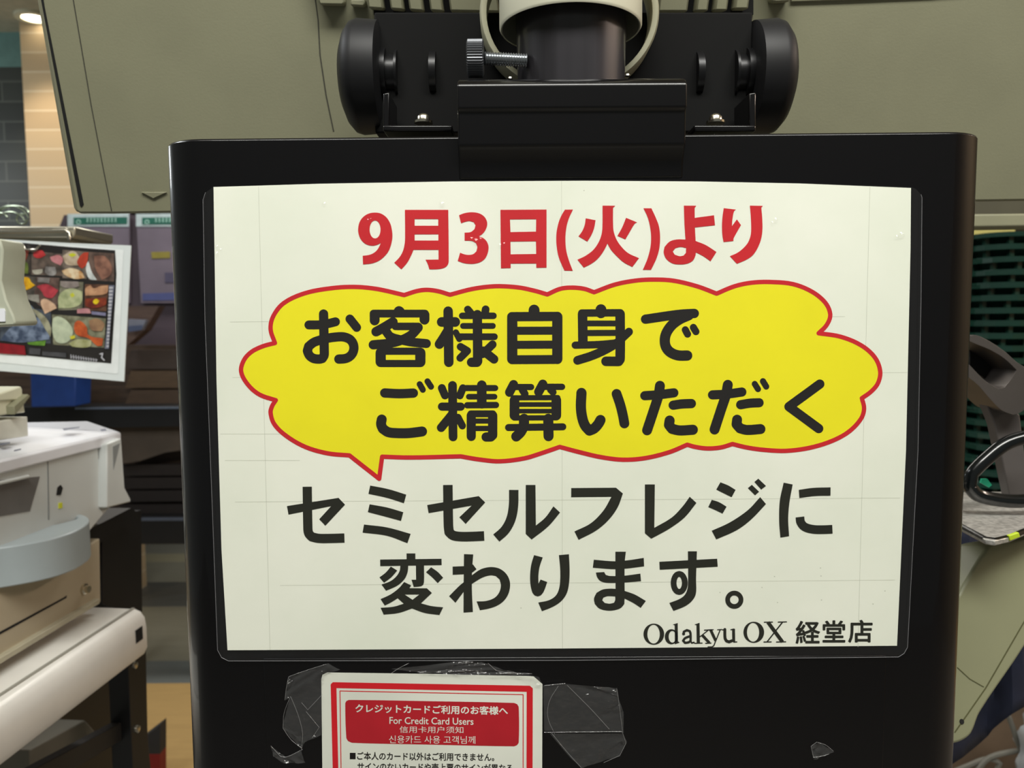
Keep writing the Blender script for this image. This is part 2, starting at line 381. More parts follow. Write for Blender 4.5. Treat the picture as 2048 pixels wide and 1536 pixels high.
qr = P(1139, 24, 0.468)
bm = lathe_bm([(0.000, 0.0485), (-0.0006, 0.0495), (-0.0006, 0.0515), (0.001, 0.0525), (0.018, 0.0525), (0.018, 0.0485), (0.000, 0.0485)], qr, (0, 1, 0), 72, cap=False)
bmesh.ops.scale(bm, vec=(1, 1, 0.87), space=Matrix.Translation(-qr), verts=bm.verts)
fin('neck_ring', bm, mat('shaded_cream_plastic', 'a9a78e', 0.45), pole, smooth=True)  # cream darkened in its colour to stand in for shade from above
ys_ = 0.43; q0 = P(934, 117, ys_); q1 = P(968, 117, ys_); q2 = P(1050, 121, ys_ + 0.004)
bm = lathe_bm([(0, 0.0085), (0.0006, 0.0098), (0.0085, 0.0098), (0.0091, 0.0085)], q0, (1, 0, 0), 88)
for i, v in enumerate(bm.verts):
    if (i % 2) == 0:
        c_ = Vector((v.co.x, q0.y, q0.z)); v.co = c_ + (v.co - c_) * 0.955
sc = fin('thumb_screw', bm, mat('knurled_grey_metal', '56585c', 0.35, 0.6), pole)
bm = bmesh.new(); prof = []
for k in range(34): prof.append((k * 0.0007, 0.0036 if k % 2 else 0.0029))
fin('thread', lathe_bm(prof, q1, q2 - q1, 20), mat('steel_thread', 'a9adb0', 0.3, 0.9), sc)

# ------------------------------------------------------------------ tilt mount with two knobs
YM = 0.497; zc = P(1130, 150, YM).z; pxm = lambda v: v * YM / F_PX
mt = thing('tilt_mount', 'black tilting mount with a big round knob at each end behind the pole', 'mount', (P(1130, 150, YM).x, YM, zc))
fin('mount_block', pxprism([(748, 24), (1505, 24), (1503, 264), (750, 266)], 0.487, 0.03), mat('mount_black', '060606', 0.8, 0, 0, 0.1, spec=0.2), mt, bevel=0.001)
for sgn, xo in ((-1, 730), (1, 1532)):
    q = P(xo, 156, YM)
    kn = fin('knob', lathe_bm([(-0.012, 0.028), (-0.0105, pxm(103)), (0.002, pxm(106)), (0.0062, pxm(102)), (0.0100, pxm(88)), (0.0130, pxm(64)), (0.0148, pxm(30)), (0.0152, 0.0005)], q, (sgn, 0, 0), 64), mat('knob_plastic', '161618', 0.5, 0, 0, 0.05, 20, spec=0.3), mt, smooth=True)
    qs = P(xo - sgn * 34, 150, YM - 0.004)
    fin('spacer', lathe_bm([(0, 0.0155), (0.0035, 0.0155), (0.0035, 0.012), (0.009, 0.012), (0.009, 0.0145), (0.0105, 0.0145), (0.0105, 0.006), (0.03, 0.006), (0.03, 0.0135), (0.034, 0.0135), (0.034, 0.005)], qs, (-sgn, 0, 0), 40), mat('satin_black_metal', '151517', 0.35, 0.4), mt, smooth=True)
    # L bracket: foot on the housing, upright tab beside the knob
    xa, xb = (766, 905) if sgn < 0 else (1388, 1512)
    bm = pxprism([(xa, 250), (xb, 250), (xb, 262), (xa, 262)], 0.432, 0.035)
    tx = (766, 779) if sgn < 0 else (1498, 1512)
    pxprism([(tx[0], 186), (tx[1], 184), (tx[1], 262), (tx[0], 262)], 0.452, 0.03, bm)
    fin('angle_bracket', bm, M_black, mt, bevel=0.0008)
    qb = P(847 if sgn < 0 else 1431, 247, 0.445)
    fin('bolt', lathe_bm([(0, 0.0052), (0.0012, 0.0052), (0.0013, 0.0038), (0.0036, 0.0036), (0.0052, 0.0022), (0.0056, 0.0004)], qb, (0, 0, 1), 24), M_steel, mt, smooth=True)

# ------------------------------------------------------------------ beige cash register display seen from behind (leans towards us at the top)
TILT = math.radians(15.5); BY = 0.575
pb = P(1024, 426, BY); TN = Vector((0, -math.cos(TILT), -math.sin(TILT)))      # outward normal of its back face
def T(px, py, off=0.0): return on_plane(px, py, pb + TN * off, TN)
pos = thing('register_display', 'wide beige register display seen from behind, leaning over the black housing', 'display', pb)
M_b2 = M_beige
bm = prism_bm([T(x, y) for x, y in ((82, -140), (84, 30), (150, 420), (158, 428), (226, 428), (2080, 402), (2100, 396), (2160, -140))], -TN * 0.045)
fin('casing', bm, M_b2, pos, bevel=0.003, seg=3)
# slim front bezel seen past the left edge
fin('screen_bezel', prism_bm([T(x, y, -0.012) for x, y in ((60, -140), (74, 0), (147, 415), (152, 424), (170, 426), (165, 380), (100, -60), (98, -140))], -TN * 0.02), mat('bezel_beige', '8f8d76', 0.5), pos, bevel=0.001)
fin('vent_slot', prism_bm([T(x, y, 0.0004) for x, y in ((80, -10), (84, -10), (167, 409), (163, 414), (160, 412))], TN * -0.004), M_dark, pos)
# seam lines: thin surface strips, groove shade put into their dark colour
bm = bmesh.new()
def seam(pts, w, off=0.0003):
    for (x0, y0), (x1, y1) in zip(pts, pts[1:]):
        d = Vector((x1 - x0, y1 - y0)).normalized(); s = Vector((-d.y, d.x)) * w / 2
        prism_bm([T(*(Vector(p) + q), off) for p, q in (((x0, y0), s), ((x1, y1), s), ((x1, y1), -s), ((x0, y0), -s))], TN * -0.002, bm)
M_seam = mat('seam_shadow', '45443a', 0.9)
seam([(143, -20), (160, 80), (182, 210), (203, 320), (223, 422)], 1.6)
fin('seam', bm, M_seam, pos); bm = bmesh.new()
seam([(628, -20), (636, 40), (640, 110), (652, 190), (667, 262)], 2.2)
fin('seam', bm, M_seam, pos)

fin('embossed_arrow', prism_bm([T(x, y) for x, y in ((283, 384), (335, 384), (308, 397))], TN * 0.0012), M_b2, pos, bevel=0.0004)
# right panel step
fin('right_panel', prism_bm([T(x, y) for x, y in ((1580, -140), (1580, 5), (1700, 1), (1860, -6), (2160, -30), (2160, -140))], TN * 0.0015), M_b2, pos, bevel=0.001)
# ventilation louvres above the mount
fin('vent_shade_plate', prism_bm([T(x, y, 0.0002) for x, y in ((748, -140), (1506, -140), (1506, 30), (748, 30))], TN * 0.001), M_dark, pos)  # flat dark plate, its colour stands in for shade between the louvres
tops = [(742, 772, 22), (786, 812, 24), (823, 851, 26), (864, 890, 27), (903, 1000, 28), (1310, 1368, 27), (1384, 1408, 26), (1421, 1446, 25), (1460, 1487, 22)]
for x0, x1, yb in tops:
    sl = -22 if x0 < 1130 else 22
    fin('louvre', prism_bm([T(x, y, 0.001) for x, y in ((x0 + sl, -140), (x1 + sl, -140), (x1, yb), (x0, yb - 2 if x0 < 1130 else yb))], TN * 0.011), M_b2, pos, bevel=0.0012)
for pts in (((600, -140), (640, -2), (645, 12), (690, 13), (694, 8), (680, -140)), ((706, 0), (705, 14), (732, 16), (735, 10), (733, 0)), ((1530, -60), (1534, 6), (1545, 8), (1572, 6), (1570, -60))):
    fin('raised_tab', prism_bm([T(*p) for p in pts], TN * 0.008), M_b2, pos, bevel=0.0012)

# ------------------------------------------------------------------ the big notice
PAPER = [(427, 374), (640, 367.5), (900, 363), (1170, 361.5), (1400, 363), (1600, 367), (1822, 376), (1821, 500), (1812, 900), (1794, 1291.5), (1120, 1297), (455, 1300.5), (443, 1100), (433, 760)]
sign = thing('notice_sheet', 'large laminated white notice with red and black Japanese text and yellow speech bubble', 'notice', P(1120, 1300, D))
p = flat('paper', PAPER, lambda x, y: P(x, y, D), M_paper, sign)
s_ = p.modifiers.new('thickness', 'SOLIDIFY'); s_.thickness = 0.0003; s_.offset = -1
g = Ink()
def L_(w, a, b): g.glyph((0, 0, 1), strokes=[(w, [a, b], 'B')])
for (a, b) in (((517, 373), (540, 1300)), ((1123, 362), (1125, 1297)), ((1740, 372), (1716, 1294)), ((460, 644), (1690, 633)), ((465, 755), (1815, 745)), ((470, 1004), (1800, 996)), ((560, 1171), (1790, 1160)), ((440, 868), (560, 868)), ((450, 921), (600, 921))): L_(0.7, a, b)
for x, y in ((1168, 381), (1549, 1153), (1641, 1136), (1642, 1152), (1524, 1175), (1440, 1185), (1770, 1182), (1746, 1208), (1578, 627), (1042, 1216), (1643, 1200), (1555, 1205)):
    g.glyph((0, 0, 1), polys=[disc((x, y), 1.3, 8)])
g.build('printed_grid_line', D - 0.00003, M_fold, sign)
c5, c6 = (460, 560, 3.0567), (1100, 540, 2.9257)
def cv(c, pts): return [(c[0] + q[0] / c[2], c[1] + q[1] / c[2]) + tuple(q[2:]) for q in pts]
BUB = cv(c5, [(275, 385, 1), (248, 300), (265, 220), (330, 140), (460, 80), (620, 50), (760, 42), (900, 55), (1065, 92, 1), (1140, 68), (1200, 60), (1270, 68), (1345, 90, 1), (1480, 55), (1620, 38), (1760, 45), (1860, 65), (1940, 88, 1)])
BUB += cv(c6, [(60, 110), (130, 103), (200, 110), (258, 130, 1), (380, 85), (500, 62), (600, 56), (720, 62), (860, 95), (975, 138, 1), (1080, 95), (1180, 74), (1290, 70), (1420, 82), (1530, 125), (1610, 190), (1640, 260), (1620, 320), (1572, 370, 1), (1700, 390), (1820, 440), (1900, 510), (1932, 590), (1920, 660), (1880, 710), (1825, 750, 1), (1838, 810), (1820, 870), (1750, 945), (1650, 1000), (1520, 1040), (1380, 1058), (1250, 1052), (1150, 1038), (1068, 1018, 1), (1000, 1038), (920, 1044), (850, 1035), (803, 1022, 1), (700, 1065), (560, 1100), (430, 1110), (300, 1095), (170, 1065), (57, 1035, 1)])
BUB += cv(c5, [(1900, 1060), (1800, 1090), (1650, 1108), (1530, 1098), (1410, 1078, 1), (1100, 1085), (930, 1080, 1), (912, 1215, 1), (730, 1072, 1), (600, 1060), (460, 1020), (340, 950), (270, 880), (248, 810), (258, 770), (280, 735, 1), (180, 700), (110, 640), (68, 560), (85, 490), (130, 440), (200, 405)])
flat('speech_bubble', BUB, lambda x, y: P(x, y, D - 0.00005), M_yel, sign, True)
g = Ink(); g.glyph((0, 0, 1), strokes=[(8.8, BUB, 'R', True)])
g.build('bubble_outline', D - 0.00009, M_red, sign)

# red heading
g = Ink(); A1 = (700, 400, 7.877); A2 = (960, 400, 7.877); A3 = (1120, 400, 7.877); A4 = (1310, 400, 7.877)
g.glyph(A1, polys=[[(400, 198), (490, 215), (570, 270), (630, 360), (660, 470), (668, 580), (650, 690), (610, 800), (540, 890), (450, 960), (340, 1000), (205, 1015), (200, 878), (300, 865), (380, 830), (440, 770), (485, 678), (420, 708), (350, 720), (260, 700), (185, 640), (140, 550), (128, 460), (150, 350), (210, 265), (300, 212)]],
        holes=[[(395 + 86 * math.cos(a * math.pi / 8), 464 + 142 * math.sin(a * math.pi / 8)) for a in range(16)]])
g.glyph(A1, polys=[[(865, 155), (1548, 155), (1555, 940), (1545, 1010), (1500, 1060), (1400, 1088), (1250, 1092), (1225, 1010), (1190, 940), (1395, 938), (1395, 785), (1000, 785), (960, 880), (900, 990), (810, 1092), (752, 1040), (697, 988), (780, 900), (835, 800), (862, 680), (868, 560)]],
        holes=[[(1018, 300), (1390, 300), (1390, 405), (1018, 405)], [(1018, 540), (1393, 540), (1393, 638), (1018, 638)]])
g.glyph(A1, polys=[[(1718, 240), (1800, 208), (1920, 192), (2040, 212), (2115, 262), (2155, 330), (2160, 400), (2130, 480), (2080, 540), (2030, 572), (2100, 600), (2155, 655), (2183, 740), (2165, 850), (2120, 930), (2048, 980), (1960, 1003), (1880, 1005), (1790, 993), (1697, 960), (1735, 830), (1800, 855), (1870, 865), (1940, 852), (1990, 810), (2005, 740), (1985, 680), (1920, 645), (1805, 640), (1805, 515), (1900, 505), (1960, 460), (1978, 400), (1950, 350), (1880, 332), (1810, 345), (1750, 368)]])
g.glyph(A2, polys=[[(322, 155), (1048, 150), (1048, 1065), (888, 1068), (885, 1000), (483, 1002), (483, 1072), (330, 1076)]], holes=[[(472, 305), (885, 302), (882, 498), (480, 505)], [(480, 655), (882, 650), (885, 850), (482, 855)]])
g.glyph(A2, polys=[[(1338, 152), (1465, 150), (1400, 290), (1360, 440), (1345, 620), (1360, 800), (1400, 950), (1462, 1115), (1330, 1112), (1240, 900), (1205, 700), (1205, 520), (1240, 350), (1285, 240)]])
g.glyph(A3, polys=[[(670, 88), (870, 90), (835, 125), (838, 430), (855, 530), (900, 640), (980, 750), (1080, 840), (1245, 915), (1140, 1055), (1000, 980), (880, 870), (800, 780), (748, 685), (690, 800), (600, 920), (500, 1000), (375, 1065), (275, 940), (400, 880), (520, 790), (600, 680), (650, 560), (668, 430)], [(405, 288), (560, 318), (535, 450), (490, 560), (430, 655), (292, 572), (350, 490), (390, 390)], [(1040, 280), (1215, 352), (1180, 370), (1100, 500), (1030, 620), (905, 565), (980, 430)]])
g.glyph(A3, polys=[[(1315, 130), (1440, 130), (1510, 280), (1560, 420), (1577, 580), (1565, 760), (1520, 920), (1435, 1100), (1305, 1100), (1380, 920), (1425, 740), (1435, 580), (1420, 430), (1380, 270)]])
g.glyph(A4, polys=[[(455, 88), (650, 90), (625, 125), (628, 400), (640, 645), (800, 710), (968, 818), (875, 965), (760, 885), (645, 825), (635, 880), (600, 950), (530, 995), (420, 1015), (280, 1000), (180, 930), (137, 830), (150, 740), (230, 655), (340, 622), (480, 622), (465, 400)], [(600, 285), (930, 240), (945, 398), (600, 435)]], holes=[[(490, 755), (400, 740), (320, 760), (280, 810), (310, 860), (390, 885), (450, 875), (488, 830)]])
g.glyph(A4, polys=[[(1083, 128), (1275, 150), (1245, 180), (1220, 300), (1212, 412), (1290, 305), (1355, 395), (1240, 600), (1235, 645), (1080, 662), (1062, 560), (1055, 420), (1062, 280)], [(1495, 88), (1700, 92), (1675, 120), (1690, 300), (1692, 480), (1670, 620), (1620, 750), (1540, 870), (1430, 945), (1290, 1005), (1180, 885), (1300, 830), (1400, 750), (1470, 660), (1510, 540), (1515, 400), (1508, 240)]])
g.build('red_heading', D - 0.00012, M_red, sign)

# rounded black lettering in the bubble
g = Ink(); s7, s3 = 7.877, 7.314; a = (590, 600, s7)
g.glyph(a, strokes=[(146, [(450, 220), (455, 500), (461, 800), (458, 870), (430, 920), (380, 930), (290, 918), (225, 870), (195, 800), (215, 730), (290, 670), (380, 635), (520, 600), (650, 582), (760, 580), (850, 610), (905, 665), (928, 745), (910, 830), (860, 890), (790, 922), (690, 930)]), (140, [(218, 392), (380, 390), (500, 375), (638, 342)]), (138, [(864, 297), (972, 432)])])
a = (730, 600, s7)
g.glyph(a, strokes=[(156, [(152, 320), (152, 232)]), (122, [(135, 213), (945, 213)]), (156, [(937, 232), (937, 308)]), (165, [(535, 178), (545, 185)]), (150, [(440, 345), (300, 430), (175, 498)]), (118, [(480, 415), (840, 415)]),
                    (146, [(838, 432), (740, 540), (600, 620), (420, 675), (130, 705)]), (140, [(330, 490), (400, 575), (560, 625), (720, 660), (968, 685)]),
                    (162, [(247, 832), (247, 975)]), (162, [(872, 832), (872, 975)]), (112, [(240, 806), (872, 806)]), (112, [(245, 1000), (872, 1000)])])
a = (860, 600, s7)
g.glyph(a, strokes=[(150, [(286, 175), (296, 980)]), (152, [(184, 345), (398, 345)]), (148, [(290, 470), (216, 590), (148, 695)]), (98, [(408, 510), (462, 612)]),
                    (102, [(507, 248), (1000, 248)]), (118, [(595, 148), (670, 240)]), (122, [(877, 146), (860, 240)]), (92, [(520, 408), (990, 408)]), (106, [(455, 578), (1015, 578)]), (148, [(746, 230), (750, 960), (740, 980), (655, 980)]),
                    (118, [(480, 735), (588, 800), (475, 912)]), (128, [(985, 700), (830, 850)]), (138, [(840, 800), (1008, 932)])])
a = (1000, 600, s7)
g.glyph(a, strokes=[(162, [(193, 270), (193, 930)]), (162, [(903, 265), (903, 928)]), (145, [(185, 262), (905, 258)]), (126, [(193, 484), (903, 482)]), (126, [(193, 706), (903, 702)]), (140, [(190, 940), (905, 936)]), (172, [(537, 158), (537, 205)])])
a = (1130, 600, s3)
g.glyph(a, strokes=[(140, [(257, 206), (262, 610)]), (108, [(245, 190), (810, 186)]), (140, [(806, 205), (806, 860), (785, 897), (600, 896)]), (160, [(526, 141), (526, 185)]), (84, [(262, 342), (800, 342)]), (88, [(262, 483), (800, 480)]), (106, [(150, 660), (500, 650), (800, 622)]), (128, [(184, 882), (400, 812), (600, 722), (780, 615)]), (118, [(780, 612), (935, 464)])])
g.glyph(a, strokes=[(136, [(1178, 280), (1500, 232), (1700, 206), (1892, 196)]), (150, [(1810, 222), (1680, 280), (1560, 370), (1480, 490), (1460, 610), (1490, 710), (1560, 775), (1660, 810), (1788, 812)]), (104, [(1760, 435), (1793, 498)]), (104, [(1878, 400), (1915, 462)])])
a = (730, 750, s3)
g.glyph(a, strokes=[(136, [(288, 262), (500, 272), (708, 264)]), (88, [(800, 134), (846, 215)]), (88, [(914, 92), (966, 170)]), (146, [(245, 650), (235, 720), (260, 785), (340, 835), (480, 850), (650, 848), (835, 825)])])
g.glyph(a, strokes=[(128, [(1280, 152), (1288, 905)]), (116, [(1124, 190), (1170, 298)]), (110, [(1432, 190), (1388, 300)]), (120, [(1126, 462), (1400, 462)]), (126, [(1270, 580), (1114, 770)]), (106, [(1360, 620), (1424, 742)]),
                    (88, [(1480, 190), (1905, 190)]), (82, [(1518, 317), (1895, 317)]), (92, [(1495, 442), (1916, 438)]), (140, [(1708, 148), (1708, 420)]), (134, [(1554, 590), (1554, 898)]), (100, [(1548, 567), (1872, 567)]), (136, [(1868, 592), (1868, 880), (1840, 905), (1772, 906)]), (74, [(1590, 673), (1830, 673)]), (76, [(1590, 781), (1830, 781)])])
a = (860, 750, s3)
g.glyph(a, strokes=[(132, [(1222, 138), (1163, 252)]), (90, [(1250, 175), (1480, 175)]), (108, [(1350, 215), (1388, 275)]), (134, [(1650, 133), (1590, 245)]), (92, [(1680, 172), (1932, 172)]), (104, [(1765, 215), (1800, 250)]),
                    (142, [(1236, 370), (1236, 592)]), (142, [(1848, 368), (1848, 590)]), (76, [(1215, 333), (1870, 330)]), (68, [(1236, 431), (1848, 431)]), (66, [(1236, 528), (1848, 528)]), (76, [(1230, 628), (1855, 625)]), (102, [(1148, 768), (1943, 757)]), (148, [(1376, 640), (1370, 740), (1330, 830), (1262, 898)]), (148, [(1730, 640), (1734, 893)])])
a = (1120, 750, s3)
g.glyph(a, strokes=[(150, [(314, 262), (306, 470), (325, 620), (365, 735), (430, 812), (500, 780), (560, 715), (592, 658)]), (144, [(828, 276), (880, 430), (918, 580), (942, 708)])])
g.glyph(a, strokes=[(146, [(1462, 157), (1440, 300), (1380, 490), (1274, 808)]), (134, [(1240, 302), (1440, 288), (1666, 260)]), (136, [(1656, 441), (1780, 423), (1922, 417)]), (148, [(1604, 666), (1594, 730), (1640, 788), (1750, 810), (1944, 800)])])
a = (1390, 750, s3)
g.glyph(a, strokes=[(146, [(480, 143), (450, 300), (390, 480), (286, 797)]), (134, [(256, 290), (450, 280), (686, 248)]), (134, [(668, 434), (800, 412), (938, 405)]), (146, [(616, 653), (608, 720), (660, 780), (760, 803), (958, 790)]), (88, [(874, 130), (922, 206)]), (90, [(994, 90), (1042, 168)])])
g.glyph(a, strokes=[(136, [(1826, 132), (1374, 462), (1810, 783)])])
g.build('rounded_lettering', D - 0.00012, M_ink, sign)

# square black lettering
g = Ink(); a = (540, 950, 3.4133)
g.glyph(a, strokes=[(63, [(254, 80), (258, 340), (263, 395), (285, 422), (330, 432), (400, 433), (508, 430)], 'B')], polys=[[(116, 212), (468, 156), (512, 202), (378, 346), (336, 302), (418, 212), (126, 270)]])
g.glyph(a, polys=[[(684, 72), (810, 97), (930, 134), (914, 192), (800, 156), (672, 128)], [(680, 200), (800, 222), (910, 254), (894, 313), (780, 282), (668, 253)], [(642, 338), (800, 358), (960, 402), (938, 465), (800, 415), (632, 393)]])
g.glyph(a, strokes=[(65, [(1214, 68), (1218, 340), (1223, 390), (1250, 412), (1300, 420), (1370, 420), (1462, 416)], 'B')], polys=[[(1073, 205), (1425, 144), (1469, 187), (1336, 333), (1293, 288), (1378, 208), (1083, 260)]])
g.glyph(a, strokes=[(64, [(1664, 102), (1662, 210), (1645, 300), (1605, 375), (1545, 430)], 'B')], polys=[[(1746, 68), (1812, 68), (1815, 345), (1880, 290), (1935, 214), (1980, 256), (1900, 350), (1786, 440), (1746, 402)]])
a = (1120, 940, 2.7676)
g.glyph(a, polys=[[(62, 100), (310, 98), (348, 130), (320, 205), (270, 275), (200, 335), (103, 386), (80, 340), (170, 295), (240, 225), (285, 148), (62, 150)]])
g.glyph(a, polys=[[(470, 80), (525, 80), (522, 320), (620, 262), (680, 200), (718, 148), (755, 182), (690, 262), (605, 325), (505, 380), (470, 350)]])
g.glyph(a, polys=[[(888, 68), (930, 85), (972, 110), (950, 150), (905, 128), (865, 108)], [(840, 165), (880, 178), (922, 203), (900, 241), (860, 222), (821, 205)], [(1062, 82), (1102, 120), (1080, 140), (1040, 100)], [(1098, 48), (1140, 88), (1114, 108), (1076, 66)], [(1108, 150), (1140, 188), (1060, 272), (980, 332), (865, 384), (840, 336), (940, 290), (1040, 222)]])
g.glyph(a, polys=[[(1238, 70), (1288, 80), (1270, 180), (1263, 270), (1268, 366), (1220, 374), (1213, 280), (1217, 170)], [(1322, 110), (1400, 99), (1498, 96), (1497, 142), (1410, 144), (1325, 155)]], strokes=[(48, [(1328, 260), (1333, 290), (1355, 315), (1400, 328), (1450, 330), (1508, 328)], 'B')])
a = (740, 1100, 7.314)
g.glyph(a, polys=[[(535, 50), (663, 50), (663, 145), (535, 145)], [(148, 140), (1046, 128), (1048, 220), (150, 235)], [(305, 242), (398, 300), (310, 400), (205, 478), (138, 400), (230, 330)], [(445, 215), (560, 215), (548, 330), (500, 430), (400, 520), (235, 595), (168, 505), (300, 455), (390, 380), (435, 300)], [(672, 215), (790, 215), (790, 465), (778, 510), (740, 530), (640, 540), (608, 435), (674, 435)], [(893, 252), (990, 320), (1070, 405), (990, 483), (910, 400), (820, 325)],
    [(500, 468), (602, 518), (575, 558), (832, 560), (905, 628), (745, 780), (900, 820), (1070, 838), (1015, 950), (800, 920), (615, 855), (420, 920), (200, 945), (155, 845), (340, 830), (495, 785), (405, 705), (300, 770), (215, 812), (155, 718), (300, 650), (420, 560)]], holes=[[(505, 650), (722, 650), (622, 728)]])
g.glyph(a, polys=[[(1375, 60), (1510, 65), (1493, 300), (1491, 600), (1505, 905), (1368, 915), (1370, 500)], [(1208, 243), (1400, 235), (1400, 352), (1210, 362)], [(1440, 235), (1505, 210), (1558, 280), (1485, 338)], [(1470, 385), (1600, 292), (1700, 257), (1800, 250), (1900, 275), (1990, 345), (2040, 440), (2048, 540), (2020, 650), (1950, 750), (1850, 818), (1730, 858), (1608, 880), (1560, 752), (1700, 745), (1820, 700), (1890, 620), (1915, 520), (1895, 430), (1840, 380), (1760, 370), (1640, 405), (1470, 508)], [(1385, 460), (1400, 570), (1250, 770), (1158, 675), (1300, 530)]])
a = (1010, 1100, 7.314)
g.glyph(a, polys=[[(425, 75), (552, 108), (505, 250), (488, 380), (490, 492), (520, 432), (618, 468), (570, 600), (525, 660), (480, 678), (435, 665), (400, 620), (372, 500), (368, 350), (385, 210)], [(788, 75), (935, 62), (945, 300), (935, 500), (900, 640), (820, 750), (700, 830), (540, 895), (487, 768), (640, 735), (740, 670), (790, 570), (808, 420), (805, 240)]])
g.glyph(a, polys=[[(1615, 25), (1768, 25), (1750, 200), (1750, 598), (1900, 652), (2060, 745), (1985, 845), (1870, 770), (1750, 710), (1745, 790), (1690, 850), (1600, 880), (1490, 885), (1380, 855), (1315, 790), (1302, 710), (1340, 625), (1430, 578), (1540, 565), (1618, 568), (1615, 200)], [(1300, 142), (1600, 165), (1800, 150), (2030, 115), (2035, 238), (1800, 268), (1600, 280), (1285, 258)], [(1330, 330), (1450, 322), (1475, 365), (1540, 380), (1750, 375), (1980, 345), (1990, 455), (1750, 475), (1500, 480), (1400, 455), (1350, 400)]], holes=[[(1612, 678), (1500, 675), (1440, 695), (1422, 735), (1460, 775), (1530, 785), (1595, 772), (1612, 730)]])
a = (1120, 940, 2.7676)
g.glyph(a, polys=[[(550, 508), (870, 491), (873, 535), (552, 552)], [(708, 450), (758, 450), (753, 600), (752, 685), (730, 725), (690, 755), (628, 780), (605, 736), (665, 712), (695, 685), (708, 640)]], strokes=[(32, [(660 + 31 * math.cos(k * math.pi / 8), 625 + 50 * math.sin(k * math.pi / 8)) for k in range(16)], 'R', True)])
g.glyph(a, strokes=[(26, [(965 + 37 * math.cos(k * math.pi / 8), 718 + 37 * math.sin(k * math.pi / 8)) for k in range(16)], 'R', True)])
# shop signature
a = (1280, 1220, 4.2667)
def ell(cx, cy, rx, ry, n=20): return [(cx + rx * math.cos(2 * math.pi * k / n), cy + ry * math.sin(2 * math.pi * k / n)) for k in range(n)]
g.glyph(a, polys=[ell(118, 206, 88, 90)], holes=[ell(116, 206, 53, 80)])
g.glyph(a, polys=[ell(268, 228, 56, 64)], holes=[ell(276, 228, 31, 50)])
g.glyph(a, polys=[[(280, 124), (322, 111), (324, 266), (338, 278), (298, 292), (296, 130)]])
g.glyph(a, strokes=[(20, [(372, 205), (374, 185), (400, 172), (424, 180), (431, 200), (432, 262)]), (20, [(430, 222), (385, 240), (368, 262), (385, 280), (415, 275), (432, 262)]), (13, [(432, 262), (442, 282), (460, 276)])], polys=[disc((372, 203), 13)])
g.glyph(a, polys=[[(465, 124), (508, 109), (512, 280), (484, 282), (482, 130)]], strokes=[(9, [(466, 284), (530, 282)]), (9, [(512, 228), (580, 174)]), (24, [(532, 215), (592, 280)], 'B'), (9, [(550, 172), (612, 168)]), (9, [(560, 284), (606, 282)])])
g.glyph(a, strokes=[(24, [(602, 168), (646, 262)], 'B'), (10, [(684, 170), (630, 305), (612, 316)]), (12, [(612, 316), (582, 316)]), (8, [(584, 170), (626, 168)]), (8, [(662, 168), (700, 166)])])
g.glyph(a, strokes=[(25, [(724, 166), (726, 240), (738, 264), (760, 272), (785, 262)], 'R'), (25, [(798, 160), (800, 272)], 'B'), (9, [(706, 170), (730, 166)]), (9, [(776, 168), (800, 162)]), (9, [(800, 274), (826, 272)])])
g.glyph(a, polys=[ell(971, 190, 88, 90)], holes=[ell(965, 190, 52, 80)])
g.glyph(a, strokes=[(31, [(1092, 104), (1216, 272)], 'B'), (11, [(1216, 104), (1084, 272)], 'B'), (9, [(1062, 104), (1130, 103)]), (9, [(1180, 103), (1250, 101)]), (9, [(1058, 273), (1120, 272)]), (9, [(1165, 273), (1243, 271)])])
for ch, (x0, y0, x1, y1) in (('経', (1328, 92, 1537, 288)), ('堂', (1558, 88, 1752, 277)), ('店', (1776, 84, 1985, 279))):
    q = [(1280 + x / 4.2667, 1220 + y / 4.2667) for x, y in ((x0, y0), (x1, y0), (x1, y1), (x0, y1))]
    g.text(ch, [(q[0][0] + 0.9, q[0][1] + 0.9), (q[1][0] - 0.9, q[1][1] + 0.9), (q[2][0] - 0.9, q[2][1] - 0.9), (q[3][0] + 0.9, q[3][1] - 0.9)], 0.95)
g.build('square_lettering', D - 0.00012, M_inkg, sign)
FILM = [(425, 375), (640, 365.5), (900, 361), (1170, 360), (1400, 361.5), (1600, 365.5), (1822, 374), (1832, 378), (1842, 389), (1844, 396), (1842, 600), (1836, 900), (1815, 1295), (1808, 1307), (1797, 1314), (1120, 1321), (457, 1322), (443, 1315), (435, 1300), (424, 1000), (410, 640), (406, 400), (411, 385)]
f = flat('laminate_film', FILM, lambda x, y: P(x, y, D - 0.0004), M_film, sign)
for bx_, by_, br0 in ((943, 478, 1.0), (952, 483, 1.3), (961, 479, 0.9), (1000, 491, 0.9), (1008, 488, 0.7), (1803, 470, 1.4), (1794, 474, 0.9), (1552, 440, 1.0), (1545, 446, 0.8), (434, 494, 0.9), (433, 508, 1.0), (441, 500, 0.7), (648, 408, 0.9), (884, 408, 1.2), (735, 440, 0.6), (741, 438, 0.5)):
    q = P(bx_, by_, D - 0.00035)
    fin('wrinkle_glint', lathe_bm([(0.0, 0.0012 * br0), (0.00024 * br0, 0.0008 * br0), (0.00045 * br0, 0.0004 * br0), (0.0006 * br0, 0.00008 * br0)], q, (0, -1, 0), 16, cap=False), M_film, sign, smooth=True)  # small cones added and sloped to catch the lamp as wrinkle glints
bm = tube_bm([P(x, y, D - 0.0003) for x, y in FILM[8:]], 0.00015, 6); fin('film_edge', bm, mat('film_edge_clear', '77777a', 0.3), sign)

